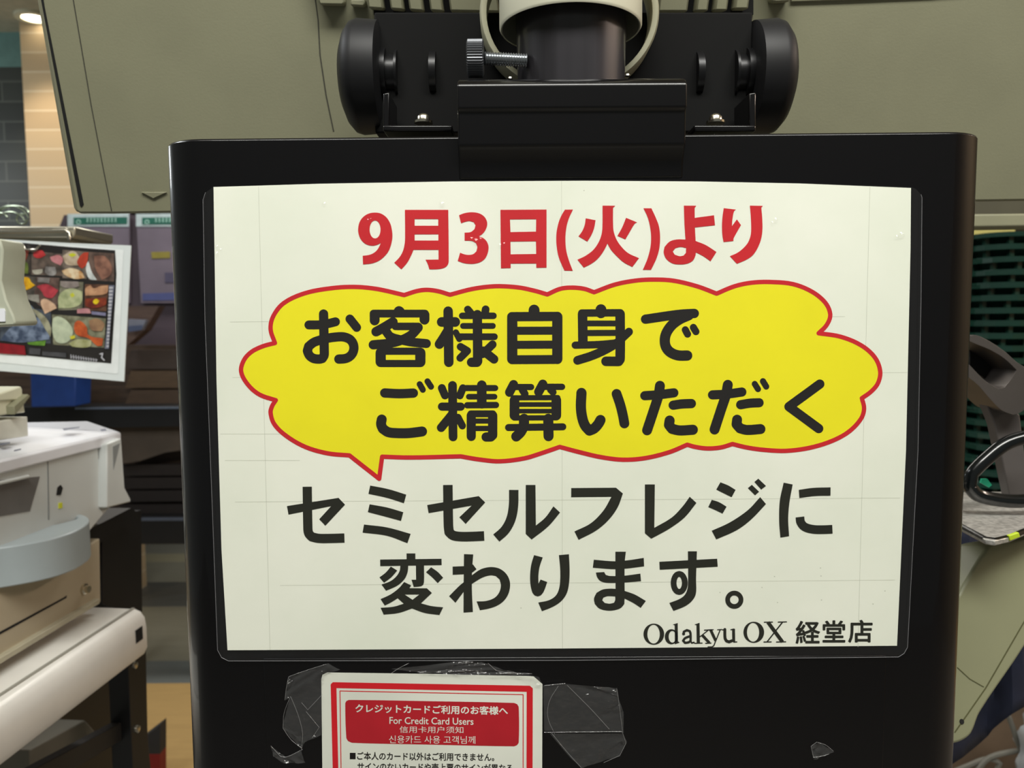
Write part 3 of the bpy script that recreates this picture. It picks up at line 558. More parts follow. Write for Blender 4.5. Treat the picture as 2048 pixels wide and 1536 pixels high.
# ------------------------------------------------------------------ credit card notice below
YC = D + 0.0002
card = thing('card_notice', 'small worn red and white notice for credit card users taped below the big notice', 'notice', P(865, 1536, YC))
C3 = (540, 1300, 2.8444)
fn = lambda x, y: P(C3[0] + x / C3[2], C3[1] + y / C3[2], YC)
def lay(k): return lambda x, y: P(C3[0] + x / C3[2], C3[1] + y / C3[2], YC - 0.00003 * k)
M_worn = mat('worn_white_paper', 'e2e4d8', 0.5, 0, 0, 0.05, 9, color2='cfd2c6')
cp = flat('paper', [(292, 165), (298, 142), (325, 129), (900, 137), (1470, 150), (1500, 152), (1550, 195), (1548, 700), (1540, 1400), (330, 1400), (298, 700)], fn, M_worn, card)
s_ = cp.modifiers.new('thickness', 'SOLIDIFY'); s_.thickness = 0.0003; s_.offset = -1
g = Ink(); g.glyph(C3, polys=[[(345, 195), (358, 183), (1478, 203), (1495, 218), (1492, 1300), (372, 1300)]], holes=[[(378, 217), (1460, 238), (1458, 1270), (402, 1270)]])
g.glyph(C3, strokes=[(5, [(412, 1260), (398, 233), (1440, 254), (1440, 1260)], 'B')])
g.build('red_border', 0, M_red, card, lambda x, y: P(x, y, YC - 0.00004))
g = Ink(); g.glyph(C3, polys=[[(428, 305), (434, 290), (452, 284), (900, 291), (1385, 301), (1406, 308), (1415, 326), (1415, 525), (1405, 542), (1385, 548), (900, 538), (470, 528), (444, 518), (434, 498)]])
g.build('red_banner', 0, mat('dark_red_ink', 'b01c28', 0.4), card, lambda x, y: P(x, y, YC - 0.00004))
def qd(x0, y0, x1, y1, tilt): return [(C3[0] + x / C3[2], C3[1] + y / C3[2]) for x, y in ((x0, y0), (x1, y0 + tilt), (x1, y1 + tilt), (x0, y1))]
g = Ink()
g.text('クレジットカードご利用のお客様へ', qd(487, 308, 1352, 355, 14), 0.45)
g.text('For Credit Card Users', qd(680, 381, 1157, 420, 6), 0.2)
g.text('信用卡用户须知', qd(737, 433, 1100, 471, 3))
g.text('신용카드 사용 고객님께', qd(677, 486, 1168, 530, 4))
g.build('white_lettering', 0, M_worn, card, lambda x, y: P(x, y, YC - 0.00008))
g = Ink(); g.text('■ご本人のカード以外はご利用できません。', qd(455, 580, 1275, 624, 8), 0.28)
g.text('サインのないカードや売上票のサインが異なる', qd(498, 640, 1378, 684, 10), 0.28)
g.build('black_lettering', 0, M_ink, card, lambda x, y: P(x, y, YC - 0.00008))

# ------------------------------------------------------------------ clear tape
def tape(pts, label, ridges, lift=0.0006, amp=0.0012, group=None):
    D2 = [C3[0] + 0, 0]; q = [(C3[0] + x / C3[2], C3[1] + y / C3[2]) for x, y in pts]
    cx_ = sum(a_ for a_, _ in q) / len(q); cy_ = sum(b_ for _, b_ in q) / len(q)
    root = thing('tape_piece', label, 'tape', P(cx_, cy_, YC), group)
    v, f = union([q]); bm = bmesh.new()
    for t in f: bm.faces.new([bm.verts.new(P(v[k].x, v[k].y, YC - lift)) for k in t])
    bmesh.ops.remove_doubles(bm, verts=bm.verts, dist=1e-6); bmesh.ops.subdivide_edges(bm, edges=bm.edges, cuts=5, use_grid_fill=True)
    for w_ in bm.verts:
        w_.co.y -= amp * 0.5 * (1 + math.sin(w_.co.x * 900 + 2 * math.sin(w_.co.z * 700)) * math.cos(w_.co.z * 620))
    o = fin('film', bm, M_tape, root, smooth=True)
    for r in ridges:
        bm = bmesh.new()
        pp, _ = dense(r); tube_bm([P(C3[0] + v_.x / C3[2], C3[1] + v_.y / C3[2], YC - lift - 0.0012) for v_ in pp], 0.00012 if len(r) > 2 else 0.00016, 6, bm=bm)
        fin('crease', bm, MATS['tape_crease'], root, smooth=True)
m = film_mat('tape_crease', 0.15, 300, 0.5, 1.6, 0.10)
tape([(105, 150), (200, 120), (330, 75), (400, 110), (300, 135), (292, 480), (200, 520), (180, 560), (80, 450), (72, 430), (115, 265), (85, 285), (95, 210)], 'crumpled clear tape sticking out left of the card notice', [[(105, 152), (200, 118), (320, 80)], [(115, 265), (80, 360), (74, 445), (120, 510), (182, 560)], [(118, 265), (160, 370), (185, 470), (180, 555)], [(300, 250), (215, 340), (180, 300)], [(85, 285), (92, 220), (105, 155)], [(205, 350), (280, 440), (240, 500)]])
tape([(1555, 200), (1680, 190), (1975, 215), (1985, 280), (2010, 350), (2010, 465), (1700, 465), (1560, 455)], 'wide clear tape right of the card notice, upper piece', [[(1560, 202), (1680, 190)], [(1640, 205), (1590, 290), (1580, 380), (1620, 480)], [(1972, 218), (1985, 300), (2005, 460)], [(1560, 468), (2005, 464)], [(1690, 200), (1820, 330), (1930, 450)]])
tape([(1590, 470), (2005, 468), (2030, 520), (1990, 600), (1770, 668), (1700, 600)], 'clear tape corner folded below the upper tape right of the card notice', [[(2005, 468), (2025, 530), (1990, 600), (1900, 640)], [(1600, 470), (1690, 580), (1770, 668)]])
tape([(5, 540), (90, 605), (180, 570), (200, 640), (80, 640), (20, 600)], 'thin clear tape scrap at the bottom left below the crumpled tape', [[(5, 545), (60, 605), (95, 608), (185, 565)]])
tape([(3078, 545), (3120, 520), (3205, 575), (3150, 600), (3090, 622)], 'tiny torn clear tape scrap low on the right of the black housing', [[(3078, 548), (3110, 524), (3160, 540), (3205, 575)], [(3090, 610), (3130, 606), (3180, 592)], [(3078, 548), (3092, 612)]])
tape([(690, 105), (1120, 60), (1240, 75), (1330, 110), (1530, 150), (1560, 210), (1400, 150), (900, 132)], 'clear tape strip over the top edge of the card notice', [[(1240, 75), (1300, 120), (1490, 135)], [(690, 132), (740, 100), (790, 75)]])

# ------------------------------------------------------------------ register counter on the left: everything stands along one long side
KA = math.radians(4.6); KN = Vector((math.cos(KA), -math.sin(KA), 0)); KU = Vector((math.sin(KA), math.cos(KA), 0)); KP = Vector((-0.549, 1.1, 0))
def K(px, py, off=0.0): return on_plane(px, py, KP + KN * off, KN)
def kprism(pts, depth, off=0.0, bm=None): return prism_bm([K(x, y, off) for x, y in pts], -KN * depth, bm)
M_pr = mat('pale_grey_plastic', 'ccd0ce', 0.4, 0, 0, 0.03, 15)
M_prl = mat('lid_white_plastic', 'e8eaf0', 0.35, 0, 0, 0.02, 15)
M_prd = mat('mid_grey_plastic', '8c9090', 0.5, 0, 0, 0.04, 15)
cnt = thing('coin_changer', 'pale grey coin changer with oval coin tray and white top beside the black rack', 'machine', K(180, 1060))
fin('body', kprism([(-160, 960), (0, 932), (80, 912), (212, 884), (226, 882), (228, 1005), (180, 1062), (-160, 1140)], 0.22), M_pr, cnt, bevel=0.002)
# corner moulding at the far end
fin('end_moulding', kprism([(214, 888), (243, 876), (250, 975), (262, 998), (262, 1004), (214, 1016)], 0.2, 0.012), M_pr, cnt, bevel=0.004, seg=3)
fin('end_recess', kprism([(226, 893), (240, 886), (236, 905), (227, 940)], 0.01, 0.0125), M_prd, cnt)
# sloping top
a0, a1, a2, a3 = K(-160, 958, 0.004), K(243, 864, 0.004), K(218, 846, -0.16), K(-160, 846, -0.23)
zt_ = a1.z
bm = prism_bm([a0, a1, a1 - KN * 0.05 + Vector((0, 0, 0.012)), a1 - KN * 0.2 + Vector((0, 0, 0.012)), a0 - KN * 0.2 + Vector((0, 0, 0.012)), a0 - KN * 0.05 + Vector((0, 0, 0.012))], (0, 0, -0.016))
fin('lid', bm, M_prl, cnt, bevel=0.003)
fin('door_gap', kprism([(-160, 976), (92, 918), (92, 920.5), (-160, 979)], 0.004, 0.0006), M_prd, cnt)
fin('door_edge', kprism([(95, 920), (97, 919), (99, 1040), (97, 1040)], 0.004, 0.0006), M_prd, cnt)
fin('paper_slot', kprism([(197, 898), (205, 896), (208, 1004), (201, 1006)], 0.01, 0.0006), mat('slot_grey', '5c6062', 0.5), cnt)
kh = fin('key_hole', kprism([(116, 975), (122, 970), (126, 976), (122, 990), (114, 990)], 0.006, 0.001), M_dark, cnt)
fin('yellow_dot', kprism([(118, 1006), (125, 1005), (125, 1016), (118, 1017)], 0.003, 0.001), mat('lime_sticker', 'd4d83a', 0.5), cnt)
# coin chute opening
fin('chute', kprism([(-160, 975), (80, 953), (60, 1022), (-160, 1060)], 0.006, 0.0008), mat('chute_grey', '6e6c6a', 0.5), cnt)
fin('chute_lip', tube_bm([K(-160, 990, 0.004), K(0, 966, 0.004), K(56, 953, 0.004)], 0.0022, 8), M_pr, cnt, smooth=True)
# tray: oval rim and skirt
zt2 = 1.056
outer = [(-160, 1110), (-60, 1102), (20, 1092), (90, 1080), (140, 1066), (168, 1052), (178, 1042), (176, 1034), (160, 1028), (120, 1022), (60, 1024), (-60, 1032), (-160, 1040)]
inner = [(-160, 1068), (-60, 1064), (20, 1060), (90, 1052), (140, 1042), (156, 1036), (150, 1031), (120, 1028), (80, 1030), (0, 1036), (-160, 1046)]
D1 = [HZ(v.x, v.y, zt2) for v in dense(outer, True, 60)[0]]; D2_ = [HZ(v.x, v.y, zt2) for v in dense(inner, True, 60)[0]]
v2, f2 = union([[(p_.x, p_.y) for p_ in D1]], [[(p_.x, p_.y) for p_ in D2_]])
bm = bmesh.new(); vm = [bm.verts.new((v.x, v.y, zt2)) for v in v2]
for t in f2: bm.faces.new([vm[k] for k in t])
r = bmesh.ops.extrude_face_region(bm, geom=list(bm.faces)); bmesh.ops.translate(bm, verts=[e for e in r['geom'] if isinstance(e, bmesh.types.BMVert)], vec=(0, 0, -0.046))
fin('coin_tray', bm, mat('blue_grey_plastic', 'a9b4b8', 0.35, 0, 0, 0.02), cnt, bevel=0.0018, seg=2)
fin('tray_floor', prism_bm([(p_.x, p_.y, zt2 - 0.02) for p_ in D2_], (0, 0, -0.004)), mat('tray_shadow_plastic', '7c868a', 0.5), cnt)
fin('tray_divider', prism_bm([HZ(x, y, zt2 - 0.018) for x, y in ((20, 1036), (78, 1030), (80, 1056), (30, 1060))], (0, 0, 0.012)), mat('navy_plastic', '1c2230', 0.5), cnt)
bm = bmesh.new()
for x0, y0, x1, y1 in ((20, 912, 40, 902), (44, 905, 64, 896)): pass
ctl = lambda x, y: on_plane(x, y, (0, 0, zt_ + 0.0126), (0, 0, 1))
for pl_ in ([(125, 857), (160, 853), (158, 856), (128, 861)], [(200, 859), (210, 857), (214, 861), (203, 863)], [(0, 887), (20, 884), (20, 887), (0, 891)], [(28, 900), (42, 897), (42, 900), (28, 903)]):
    g = Ink(); g.glyph((0, 0, 1), polys=[pl_]); g.build('control_marking', 0, mat('grey_print', '6d7182', 0.5), cnt, ctl)

# cash drawer (beige steel) under it
crd = thing('cash_drawer', 'beige steel cash drawer with lock under the coin changer', 'cash drawer', K(200, 1210))
M_cd = mat('beige_steel', 'bcb098', 0.4, 0.1, 0, 0.04, 12)
fin('housing', kprism([(-160, 1210), (-160, 1425), (202, 1205), (200, 1076), (178, 1090)], 0.3, -0.004), M_cd, crd, bevel=0.002)
fin('slot', kprism([(-160, 1350), (128, 1195), (134, 1191), (133, 1196), (-160, 1357)], 0.01, -0.0035), M_dark, crd)
fin('drawer_lip', kprism([(-160, 1412), (200, 1197), (200, 1207), (-160, 1426)], 0.01, 0.004), mat('beige_steel_light', 'b9b39c', 0.35, 0.1), crd, bevel=0.001)
q = K(167, 1178, -0.004); fin('lock', lathe_bm([(0, 0.007), (0.003, 0.007), (0.004, 0.005), (0.008, 0.0045)], q, KN, 20), M_steel, crd, smooth=True)
# white drawer unit
wdr = thing('drawer_unit', 'long white slide-out drawer with rounded front below the beige cash drawer', 'drawer unit', K(280, 1290, 0.03))
M_wh = mat('white_drawer_plastic', 'e4e2dc', 0.3, 0, 0.1, 0.02)
topz = K(262, 1215, 0.03)
A_, B_ = K(-160, 1480, 0.045), K(281, 1217, 0.045)
def kp(px, py, off): return K(px, py, off)
# front cross-section swept along the counter
sec = [(-0.08, 0.004), (0.0, 0.004), (0.036, 0.003), (0.043, 0.0), (0.049, -0.008), (0.051, -0.022), (0.051, -0.05), (0.046, -0.060), (0.035, -0.064), (-0.08, -0.064)]
q1 = K(284, 1222, 0.045); base = q1; Lx = 0.62
bm = bmesh.new(); rr = []
for t in (0.0, -Lx):
    rr.append([bm.verts.new(Vector((base.x, base.y, base.z)) - KN * 0.045 + KU * t + KN * s0 + Vector((0, 0, s1))) for s0, s1 in sec])
n = len(sec)
for i in range(n): bm.faces.new((rr[0][i], rr[0][(i + 1) % n], rr[1][(i + 1) % n], rr[1][i]))
bm.faces.new(rr[0]); bm.faces.new(rr[1][::-1])
fin('drawer_front', bm, M_wh, wdr, bevel=0.0015)
bm = prism_bm([base - KN * 0.01 + Vector((0, 0, 0.0045)), base - KN * 0.014 + Vector((0, 0, 0.0045)), base - KN * 0.014 - KU * Lx + Vector((0, 0, 0.0045)), base - KN * 0.01 - KU * Lx + Vector((0, 0, 0.0045))], (0, 0, -0.003))
fin('front_groove', bm, mat('groove_grey', '9a988e', 0.6), wdr)
q = base - KN * 0.045 + KN * 0.0512 - KU * 0.012 + Vector((0, 0, -0.016))
fin('latch_window', prism_bm([q, q - KU * 0.016, q - KU * 0.016 + Vector((0, 0, -0.018)), q + Vector((0, 0, -0.018))], KN * 0.0006), M_dark, wdr)
q = base - KN * 0.045 + KN * 0.0512 - KU * 0.348 + Vector((0, 0, -0.016))
fin('flower_mark', prism_bm([q + KU * (0.012 * (1 if k % 2 else 0.45) * math.cos(k * math.pi / 5)) + Vector((0, 0, -0.014 + 0.012 * (1 if k % 2 else 0.45) * math.sin(k * math.pi / 5))) for k in range(10)], KN * 0.0004), mat('pink_red_print', 'b04a5a', 0.5), wdr)
# black rack
rack = thing('counter_rack', 'black steel rack frame with bolts holding the register equipment', 'rack', K(270, 1500))
M_rk = mat('black_rack_steel', '111113', 0.45, 0, 0, 0.1, 20)
fin('upright', kprism([(205, 1040), (283, 1020), (285, 1224), (240, 1224), (204, 1208)], 0.03, -0.06), M_rk, rack, bevel=0.001)
bm = kprism([(255, 1300), (292, 1278), (296, 1480), (320, 1700), (272, 1700)], 0.03, 0.012)
fin('leg', bm, M_rk, rack, bevel=0.001)
fin('cross_bar', kprism([(-160, 1660), (275, 1428), (276, 1462), (-160, 1720)], 0.015, -0.002), mat('rack_bar_grey', '23211f', 0.5), rack, bevel=0.001)
fin('shelf_plate', kprism([(-160, 1000), (-160, 1190), (-160, 1400), (180, 1100), (280, 1028), (262, 1016), (180, 1058)], 0.3, -0.02), M_rk, rack)
for px, py in ((268, 1330), (273, 1458)):
    q = K(px, py, 0.012); fin('bolt', lathe_bm([(0, 0.0055), (0.003, 0.005), (0.004, 0.002)], q, KN, 16), M_steel, rack, smooth=True)
fin('back_panel', kprism([(-160, 1300), (270, 1240), (275, 1700), (-160, 1700)], 0.01, -0.25), M_rk, rack)
# tin on the lower shelf
bx = thing('paper_tray', 'grey paper tray lying inside the black rack below the white drawer', 'tray', K(120, 1500, -0.08))
fin('tray', kprism([(60, 1500), (170, 1440), (190, 1462), (140, 1536), (60, 1580)], 0.1, -0.08), mat('dim_grey_card', '6e6b60', 0.6), bx, bevel=0.002)
lb = K(290, 1500, 0.03)
# floor box: red and black
fb = thing('floor_box', 'black and red box standing on the floor behind the black rack', 'box', HZ(300, 1620, 0))
fin('box_body', pxprism([(255, 1500), (320, 1450), (320, 1508), (255, 1508)], 2.1, 0.04), mat('charcoal_card', '2a2a2c', 0.7), fb)
fin('red_base', pxprism([(255, 1508), (320, 1508), (320, 1700), (255, 1700)], 2.1, 0.04), mat('red_card', '7c1418', 0.6), fb)

# boxes stacked on the coin changer
b1 = thing('receipt_printer', 'cream boxy receipt printer, upper one of the small stack at the left edge', 'printer', K(50, 830, -0.03))
fin('body', kprism([(-160, 790), (0, 795), (45, 777), (50, 820), (52, 825), (-160, 850)], 0.12, -0.03), M_beige_l, b1, bevel=0.002)
fin('lid', kprism([(-160, 768), (0, 786), (42, 772), (46, 778), (45, 800), (-160, 812)], 0.125, -0.027), M_beige_l, b1, bevel=0.002)
fin('lever', kprism([(28, 812), (56, 788), (61, 792), (44, 815), (30, 830)], 0.02, -0.02), M_beige, b1, bevel=0.001)
b2 = thing('card_box', 'white box printed with small grey text under the cream receipt printer', 'box', K(55, 865, -0.03))
fin('box', kprism([(-160, 880), (0, 842), (55, 833), (57, 872), (-160, 905)], 0.12, -0.03), mat('white_card', 'd8d8cc', 0.6), b2, bevel=0.001)
# grey screen corner at the far left
cs = thing('customer_screen', 'rounded beige screen corner reaching in at the left over the food poster', 'display', P(0, 640, 0.62))
fin('shell', pxprism([(-60, 470), (0, 478), (6, 500), (2, 560), (12, 600), (26, 630), (31, 645), (28, 651), (-60, 655)], 0.62, 0.03), mat('shell_beige', 'b9bca8', 0.45), cs, bevel=0.002)
fin('glass', pxprism([(-60, 617), (8, 617), (10, 622), (10, 643), (-60, 645)], 0.619, 0.004), M_prl, cs)

# ------------------------------------------------------------------ metal ledge with poster hanging from it
ldg = thing('steel_ledge', 'brushed steel ledge rail above the food poster', 'shelf', P(60, 470, 1.05))
bm = bmesh.new()
fin('rail', prism_bm([P(-150, 462, 1.05), P(-150, 475, 1.05), P(145, 475, 1.05), P(150, 470, 1.05), P(150, 453, 1.05), P(-150, 452, 1.05)], (0, 0.10, 0)), mat('brushed_steel', 'c9c4b2', 0.3, 0.8), ldg, bevel=0.0015)
fin('rolled_edge', tube_bm([P(-150, 466, 1.045), P(132, 460, 1.045), P(138, 466, 1.045), P(139, 480, 1.045)], 0.0028, 10), M_steel, ldg, smooth=True)
fin('under_panel', pxprism([(-150, 475), (140, 470), (140, 486), (-150, 489)], 1.06, 0.06), mat('grey_board', '8c8876', 0.6), ldg)
# ornament behind the ledge
orn = thing('scroll_ornament', 'glossy scrolled metal ornament standing behind the steel ledge', 'ornament', P(20, 450, 1.3))
bm = bmesh.new()
for cx0, cy0, rx0, ry0, a0, a1 in ((20, 450, 40, 38, 180, 340), (20, 452, 32, 28, 190, 340), (44, 438, 11, 10, 0, 300), (28, 428, 30, 16, 200, 350), (0, 440, 16, 14, 200, 340)):
    tube_bm([P(cx0 + rx0 * math.cos(math.radians(a0 + (a1 - a0) * k / 18)), cy0 + ry0 * math.sin(math.radians(a0 + (a1 - a0) * k / 18)), 1.3) for k in range(19)], 0.0016, 8, bm=bm)
fin('scrollwork', bm, mat('bronze_green_metal', '9aa591', 0.25, 0.8), orn, smooth=True)

# food poster in a clear sleeve
YQ = 0.98
M_slv = mat('white_sleeve', 'dfe6e6', 0.3, 0, 0.2, 0.03, 10)
fp = thing('food_poster', 'glossy sushi and seafood photo poster in a white sleeve hanging at the left', 'poster', P(130, 760, YQ))
slv = flat('sleeve', [(-150, 470), (-150, 705), (0, 742), (125, 752), (248, 763), (262, 491), (140, 486)], lambda x, y: P(x, y, YQ), M_slv, fp)
s_ = slv.modifiers.new('thickness', 'SOLIDIFY'); s_.thickness = 0.0015; s_.offset = -1
flat('inner_sheet', [(-150, 480), (-150, 700), (0, 725), (232, 748), (236, 745), (247, 500), (140, 490)], lambda x, y: P(x, y, YQ - 0.0004), mat('bright_white_sheet', 'eef3f3', 0.4), fp)
c9 = (0, 460, 4.8)
Q = lambda k: (lambda x, y: P(x / 4.8, 460 + y / 4.8, YQ - 0.0006 - 0.00004 * k))
flat('printed_sheet', [(-700, 90), (0, 105), (700, 165), (1105, 195), (1118, 420), (1105, 700), (1068, 1282), (500, 1230), (0, 1180), (-700, 1090)], Q(1), mat('poster_black', '23201f', 0.4, 0, 0.3), fp)
cells = [
 ('5c2f22', '8e3f30', [(40, 370), (60, 300), (150, 210), (200, 190), (280, 200), (240, 300), (120, 380)]), ('3c4a22', '6b7a35', [(215, 300), (265, 320), (270, 420), (200, 415)]), ('3d4f2a', '58693a', [(40, 200), (120, 205), (60, 290), (30, 300)]),
 ('c23a3c', 'a82e30', [(320, 215), (400, 195), (440, 240), (380, 270), (325, 255)]), ('c8858a', 'b06f72', [(480, 260), (560, 240), (605, 280), (580, 340), (500, 300)]), ('b8b4a4', '8f8a7e', [(310, 385), (410, 375), (400, 415), (340, 425), (315, 410)]),
 ('9a9694', '6a6664', [(440, 350), (530, 355), (540, 415), (500, 440), (435, 410)]), ('c9b9a2', 'a39078', [(600, 250), (700, 200), (760, 260), (760, 340), (640, 330)]), ('d6d628', 'b8bc30', [(655, 235), (700, 222), (735, 240), (690, 258)]), ('c2452e', 'a03826', [(760, 350), (740, 300), (800, 220), (850, 215), (830, 330), (790, 370)]),
 ('e0cfae', 'b98448', [(595, 390), (680, 365), (780, 400), (815, 460), (720, 470), (620, 430)]), ('9b6f5c', '6d4c40', [(900, 250), (1000, 250), (1070, 340), (1060, 430), (980, 480), (920, 380)]), ('d5dad8', 'aab0ae', [(830, 330), (850, 300), (880, 400), (930, 480), (860, 470), (828, 400)]),
 ('8f8d8c', '6c6a69', [(20, 425), (140, 440), (100, 530), (20, 520)]), ('e3b21c', 'a96a10', [(135, 520), (180, 465), (270, 455), (300, 500), (340, 530), (250, 575), (150, 560)]), ('8a8582', '66615e', [(360, 455), (480, 460), (470, 510), (360, 500)]), ('b8404a', '8d2c36', [(350, 540), (450, 520), (560, 580), (500, 650), (430, 640), (400, 590)]),
 ('e2b49a', 'c79a80', [(115, 620), (150, 590), (240, 590), (240, 650), (150, 690), (110, 670)]), ('9b978e', '77736a', [(265, 620), (370, 620), (380, 700), (265, 660)]), ('d7b496', 'bb977c', [(390, 690), (430, 660), (520, 710), (545, 750), (430, 805)]),
 ('4d5766', '8d97a2', [(150, 730), (250, 700), (330, 760), (330, 830), (150, 880)]), ('39455c', '7d8ba3', [(100, 940), (300, 840), (430, 870), (480, 940), (470, 1050), (200, 1080), (0, 1060), (60, 980)]), ('a5a38a', '6f6c56', [(300, 755), (350, 770), (440, 840), (490, 940), (485, 1030), (440, 960), (380, 860)]), ('6a9a34', '4a7424', [(260, 1080), (440, 1060), (430, 1110), (280, 1100)]),
 ('9a8f8a', '7b716c', [(580, 490), (750, 495), (760, 540), (690, 560), (590, 540)]), ('b7bc92', '8f9870', [(570, 620), (680, 560), (790, 590), (780, 700), (700, 745), (560, 750)]), ('c9ca3e', 'a4a630', [(670, 620), (700, 600), (720, 630), (690, 650)]), ('c79a76', '9a6c50', [(820, 560), (870, 530), (900, 560), (960, 540), (1040, 530), (1020, 610), (820, 630)]), ('60231c', '8a3a22', [(820, 660), (1020, 650), (1010, 720), (880, 750), (820, 720)]), ('e4cf1e', 'c8a018', [(895, 680), (925, 660), (955, 680), (930, 710), (900, 705)]),
 ('c28a8c', 'b07a80', [(740, 760), (850, 755), (875, 800), (740, 800)]), ('8583a0', '6c6a88', [(880, 780), (1015, 795), (1015, 825), (880, 810)]),
 ('a9b39a', 'c3ccb0', [(505, 860), (560, 830), (650, 880), (700, 980), (640, 1080), (530, 1060)]), ('c8602e', 'a14420', [(715, 900), (760, 870), (830, 930), (850, 1010), (990, 1040), (980, 1110), (930, 1110), (850, 1040), (730, 1000)]), ('a07f5e', '80604a', [(850, 870), (930, 850), (1000, 900), (980, 970), (880, 960)]), ('b4b48c', '8f915e', [(660, 1090), (740, 1050), (880, 1060), (860, 1120), (700, 1120)]), ('c9c030', 'a8a028', [(670, 1020), (720, 1010), (720, 1040), (680, 1050)]),
 ('8e1220', '7a101c', [(-700, 1010), (0, 1085), (235, 1110), (248, 1200), (0, 1185), (-700, 1090)]), ('4c4c50', '3a3a3e', [(280, 1130), (390, 1140), (385, 1200), (280, 1190)]), ('4a4a4e', '38383c', [(405, 1165), (635, 1180), (635, 1225), (405, 1205)])]
cells = [('4f443c', '2e2a26', [(30, 190), (290, 200), (290, 410), (30, 420)]), ('6a5b52', '3f3833', [(300, 200), (600, 230), (600, 440), (300, 430)]), ('7d7166', '4c433c', [(600, 190), (850, 210), (830, 470), (600, 460)]), ('6f5a50', '42352f', [(850, 210), (1095, 225), (1095, 495), (850, 480)]),
 ('5e574f', '37332e', [(10, 420), (350, 450), (350, 680), (10, 600)]), ('6d5850', '45352f', [(350, 450), (570, 460), (550, 760), (350, 700)]), ('8f8c78', '5c5a4a', [(575, 490), (800, 500), (790, 765), (560, 770)]), ('6a4a38', '40281e', [(815, 520), (1045, 525), (1020, 780), (810, 770)]), ('8d8c74', '55553f', [(500, 810), (1015, 850), (1000, 1130), (510, 1100)]), ('4e5560', '2f343c', [(0, 700), (490, 780), (485, 1090), (0, 1060)])] + cells
me_i = 0; bm = bmesh.new(); ms = []
for ci, (ca, cb_, pts) in enumerate(cells):
    mm = mat('print_%d' % ci, ca, 0.4, 0, 0.3, 0.2, 90, color2=cb_); ms.append(mm)
    v, f = union([[tuple(w_) for w_ in dense(pts, True, 75)[0]]]); lf = Q(2 + ci * 0.8)
    for t in f:
        fc = bm.faces.new([bm.verts.new(lf(v[k].x, v[k].y)) for k in t]); fc.material_index = ci; fc.normal_update()
        if fc.normal.y > 0: fc.normal_flip()
fin('food_pictures', bm, ms, fp, recalc=False)
g = Ink(); g.glyph(c9, polys=[[(1045, 530), (1100, 530), (1068, 820), (1045, 1140), (1005, 1140), (1040, 800)]])
g.build('side_caption_strip', 0, mat('caption_strip', '6c6f80', 0.5), fp, lambda x, y: P(x, y, YQ - 0.0030))
g = Ink()
for k in range(18): g.glyph(c9, polys=[[(1048 - k * 1.5, 545 + k * 33), (1085 - k * 2.4, 545 + k * 33), (1085 - k * 2.4, 563 + k * 33), (1048 - k * 1.5, 566 + k * 33)]])
for k in range(11): g.glyph(c9, strokes=[(7, [(680 + k * 24, 1195 + k * 4), (684 + k * 24, 1238 + k * 3)], 'B'), (6, [(678 + k * 24, 1215 + k * 3), (696 + k * 24, 1218 + k * 3)], 'B')])
g.glyph(c9, strokes=[(12, [(960, 1190), (985, 1185), (975, 1225), (1000, 1250)], 'R')])
g.build('caption_lettering', 0, mat('caption_white', 'b9b9c0', 0.5), fp, lambda x, y: P(x, y, YQ - 0.0032))
q = P(60, 494, YQ - 0.004); fin('binder_clip', tube_bm([P(46, 490, YQ - 0.005), P(52, 499, YQ - 0.005), P(72, 499, YQ - 0.005), P(80, 490, YQ - 0.005)], 0.0012, 8), M_steel, fp, smooth=True)

# ------------------------------------------------------------------ posters on the far partition
part = thing('poster_partition', 'dark wooden partition panel carrying the posters with green headers', 'partition', P(250, 700, 2.95))
fin('board', pxprism([(100, 500), (128, 430), (440, 430), (440, 760), (235, 700), (100, 690)], 2.95, 0.04), mat('dark_violet_board', '4a3f48', 0.6, var=0.1, scale=5), part)
for (x0, x1, lbl) in ((135, 258, 'poster with white frame and green header strip, left one on the partition'), (272, 400, 'poster with green header strip and yellow tag, right one beside the black housing')):
    po = thing('wall_poster', lbl, 'poster', P((x0 + x1) / 2, 600, 2.93), 'posters with green headers on the partition')
    fin('sheet', pxprism([(x0, 428), (x1, 426), (x1, 606), (x0 + 10, 606)], 2.93, 0.012), mat('violet_poster_paper', '6f6674' if x0 < 200 else '75728c', 0.6, var=0.08, scale=8), po)
    fin('header_frame', pxprism([(x0, 428), (x1, 426), (x1, 453), (x0, 453)], 2.928, 0.001), mat('pale_blue_paper', 'b4c4c8', 0.5), po)
    fin('green_header', pxprism([(x0 + 12, 435), (x1 - 4, 434), (x1 - 4, 448), (x0 + 12, 449)], 2.9265, 0.001), mat('green_print', '1c5f50', 0.5), po)
    g = Ink(); rnd = random.Random(x0)
    for k in range(9): g.glyph((0, 0, 1), strokes=[(1.3, [(x0 + 38 + k * 7, 438), (x0 + 42 + k * 7, 438)], 'B'), (1.3, [(x0 + 40 + k * 7, 436), (x0 + 40 + k * 7, 444)], 'B'), (1.3, [(x0 + 38 + k * 7, 443), (x0 + 42 + k * 7, 443)], 'B')])
    g.glyph((0, 0, 1), strokes=[(1.5, disc((x0 + 22, 444), 4, 10), 'R', True)])
    g.build('header_lettering', 0, mat('pale_green_print', 'a9d4c8', 0.5), po, lambda x, y: P(x, y, 2.925))
    if x0 > 200:
        fin('yellow_tag', pxprism([(302, 504), (340, 503), (340, 516), (304, 517)], 2.928, 0.001), mat('olive_yellow_tag', '8a8038', 0.5), po)
        fin('grey_block', pxprism([(330, 545), (360, 545), (360, 565), (330, 565)], 2.928, 0.001), mat('dull_violet_print', '4b4760', 0.6), po)
        fin('blue_strip', pxprism([(285, 587), (355, 585), (355, 600), (285, 601)], 2.928, 0.001), mat('blue_violet_print', '4a5284', 0.6), po)
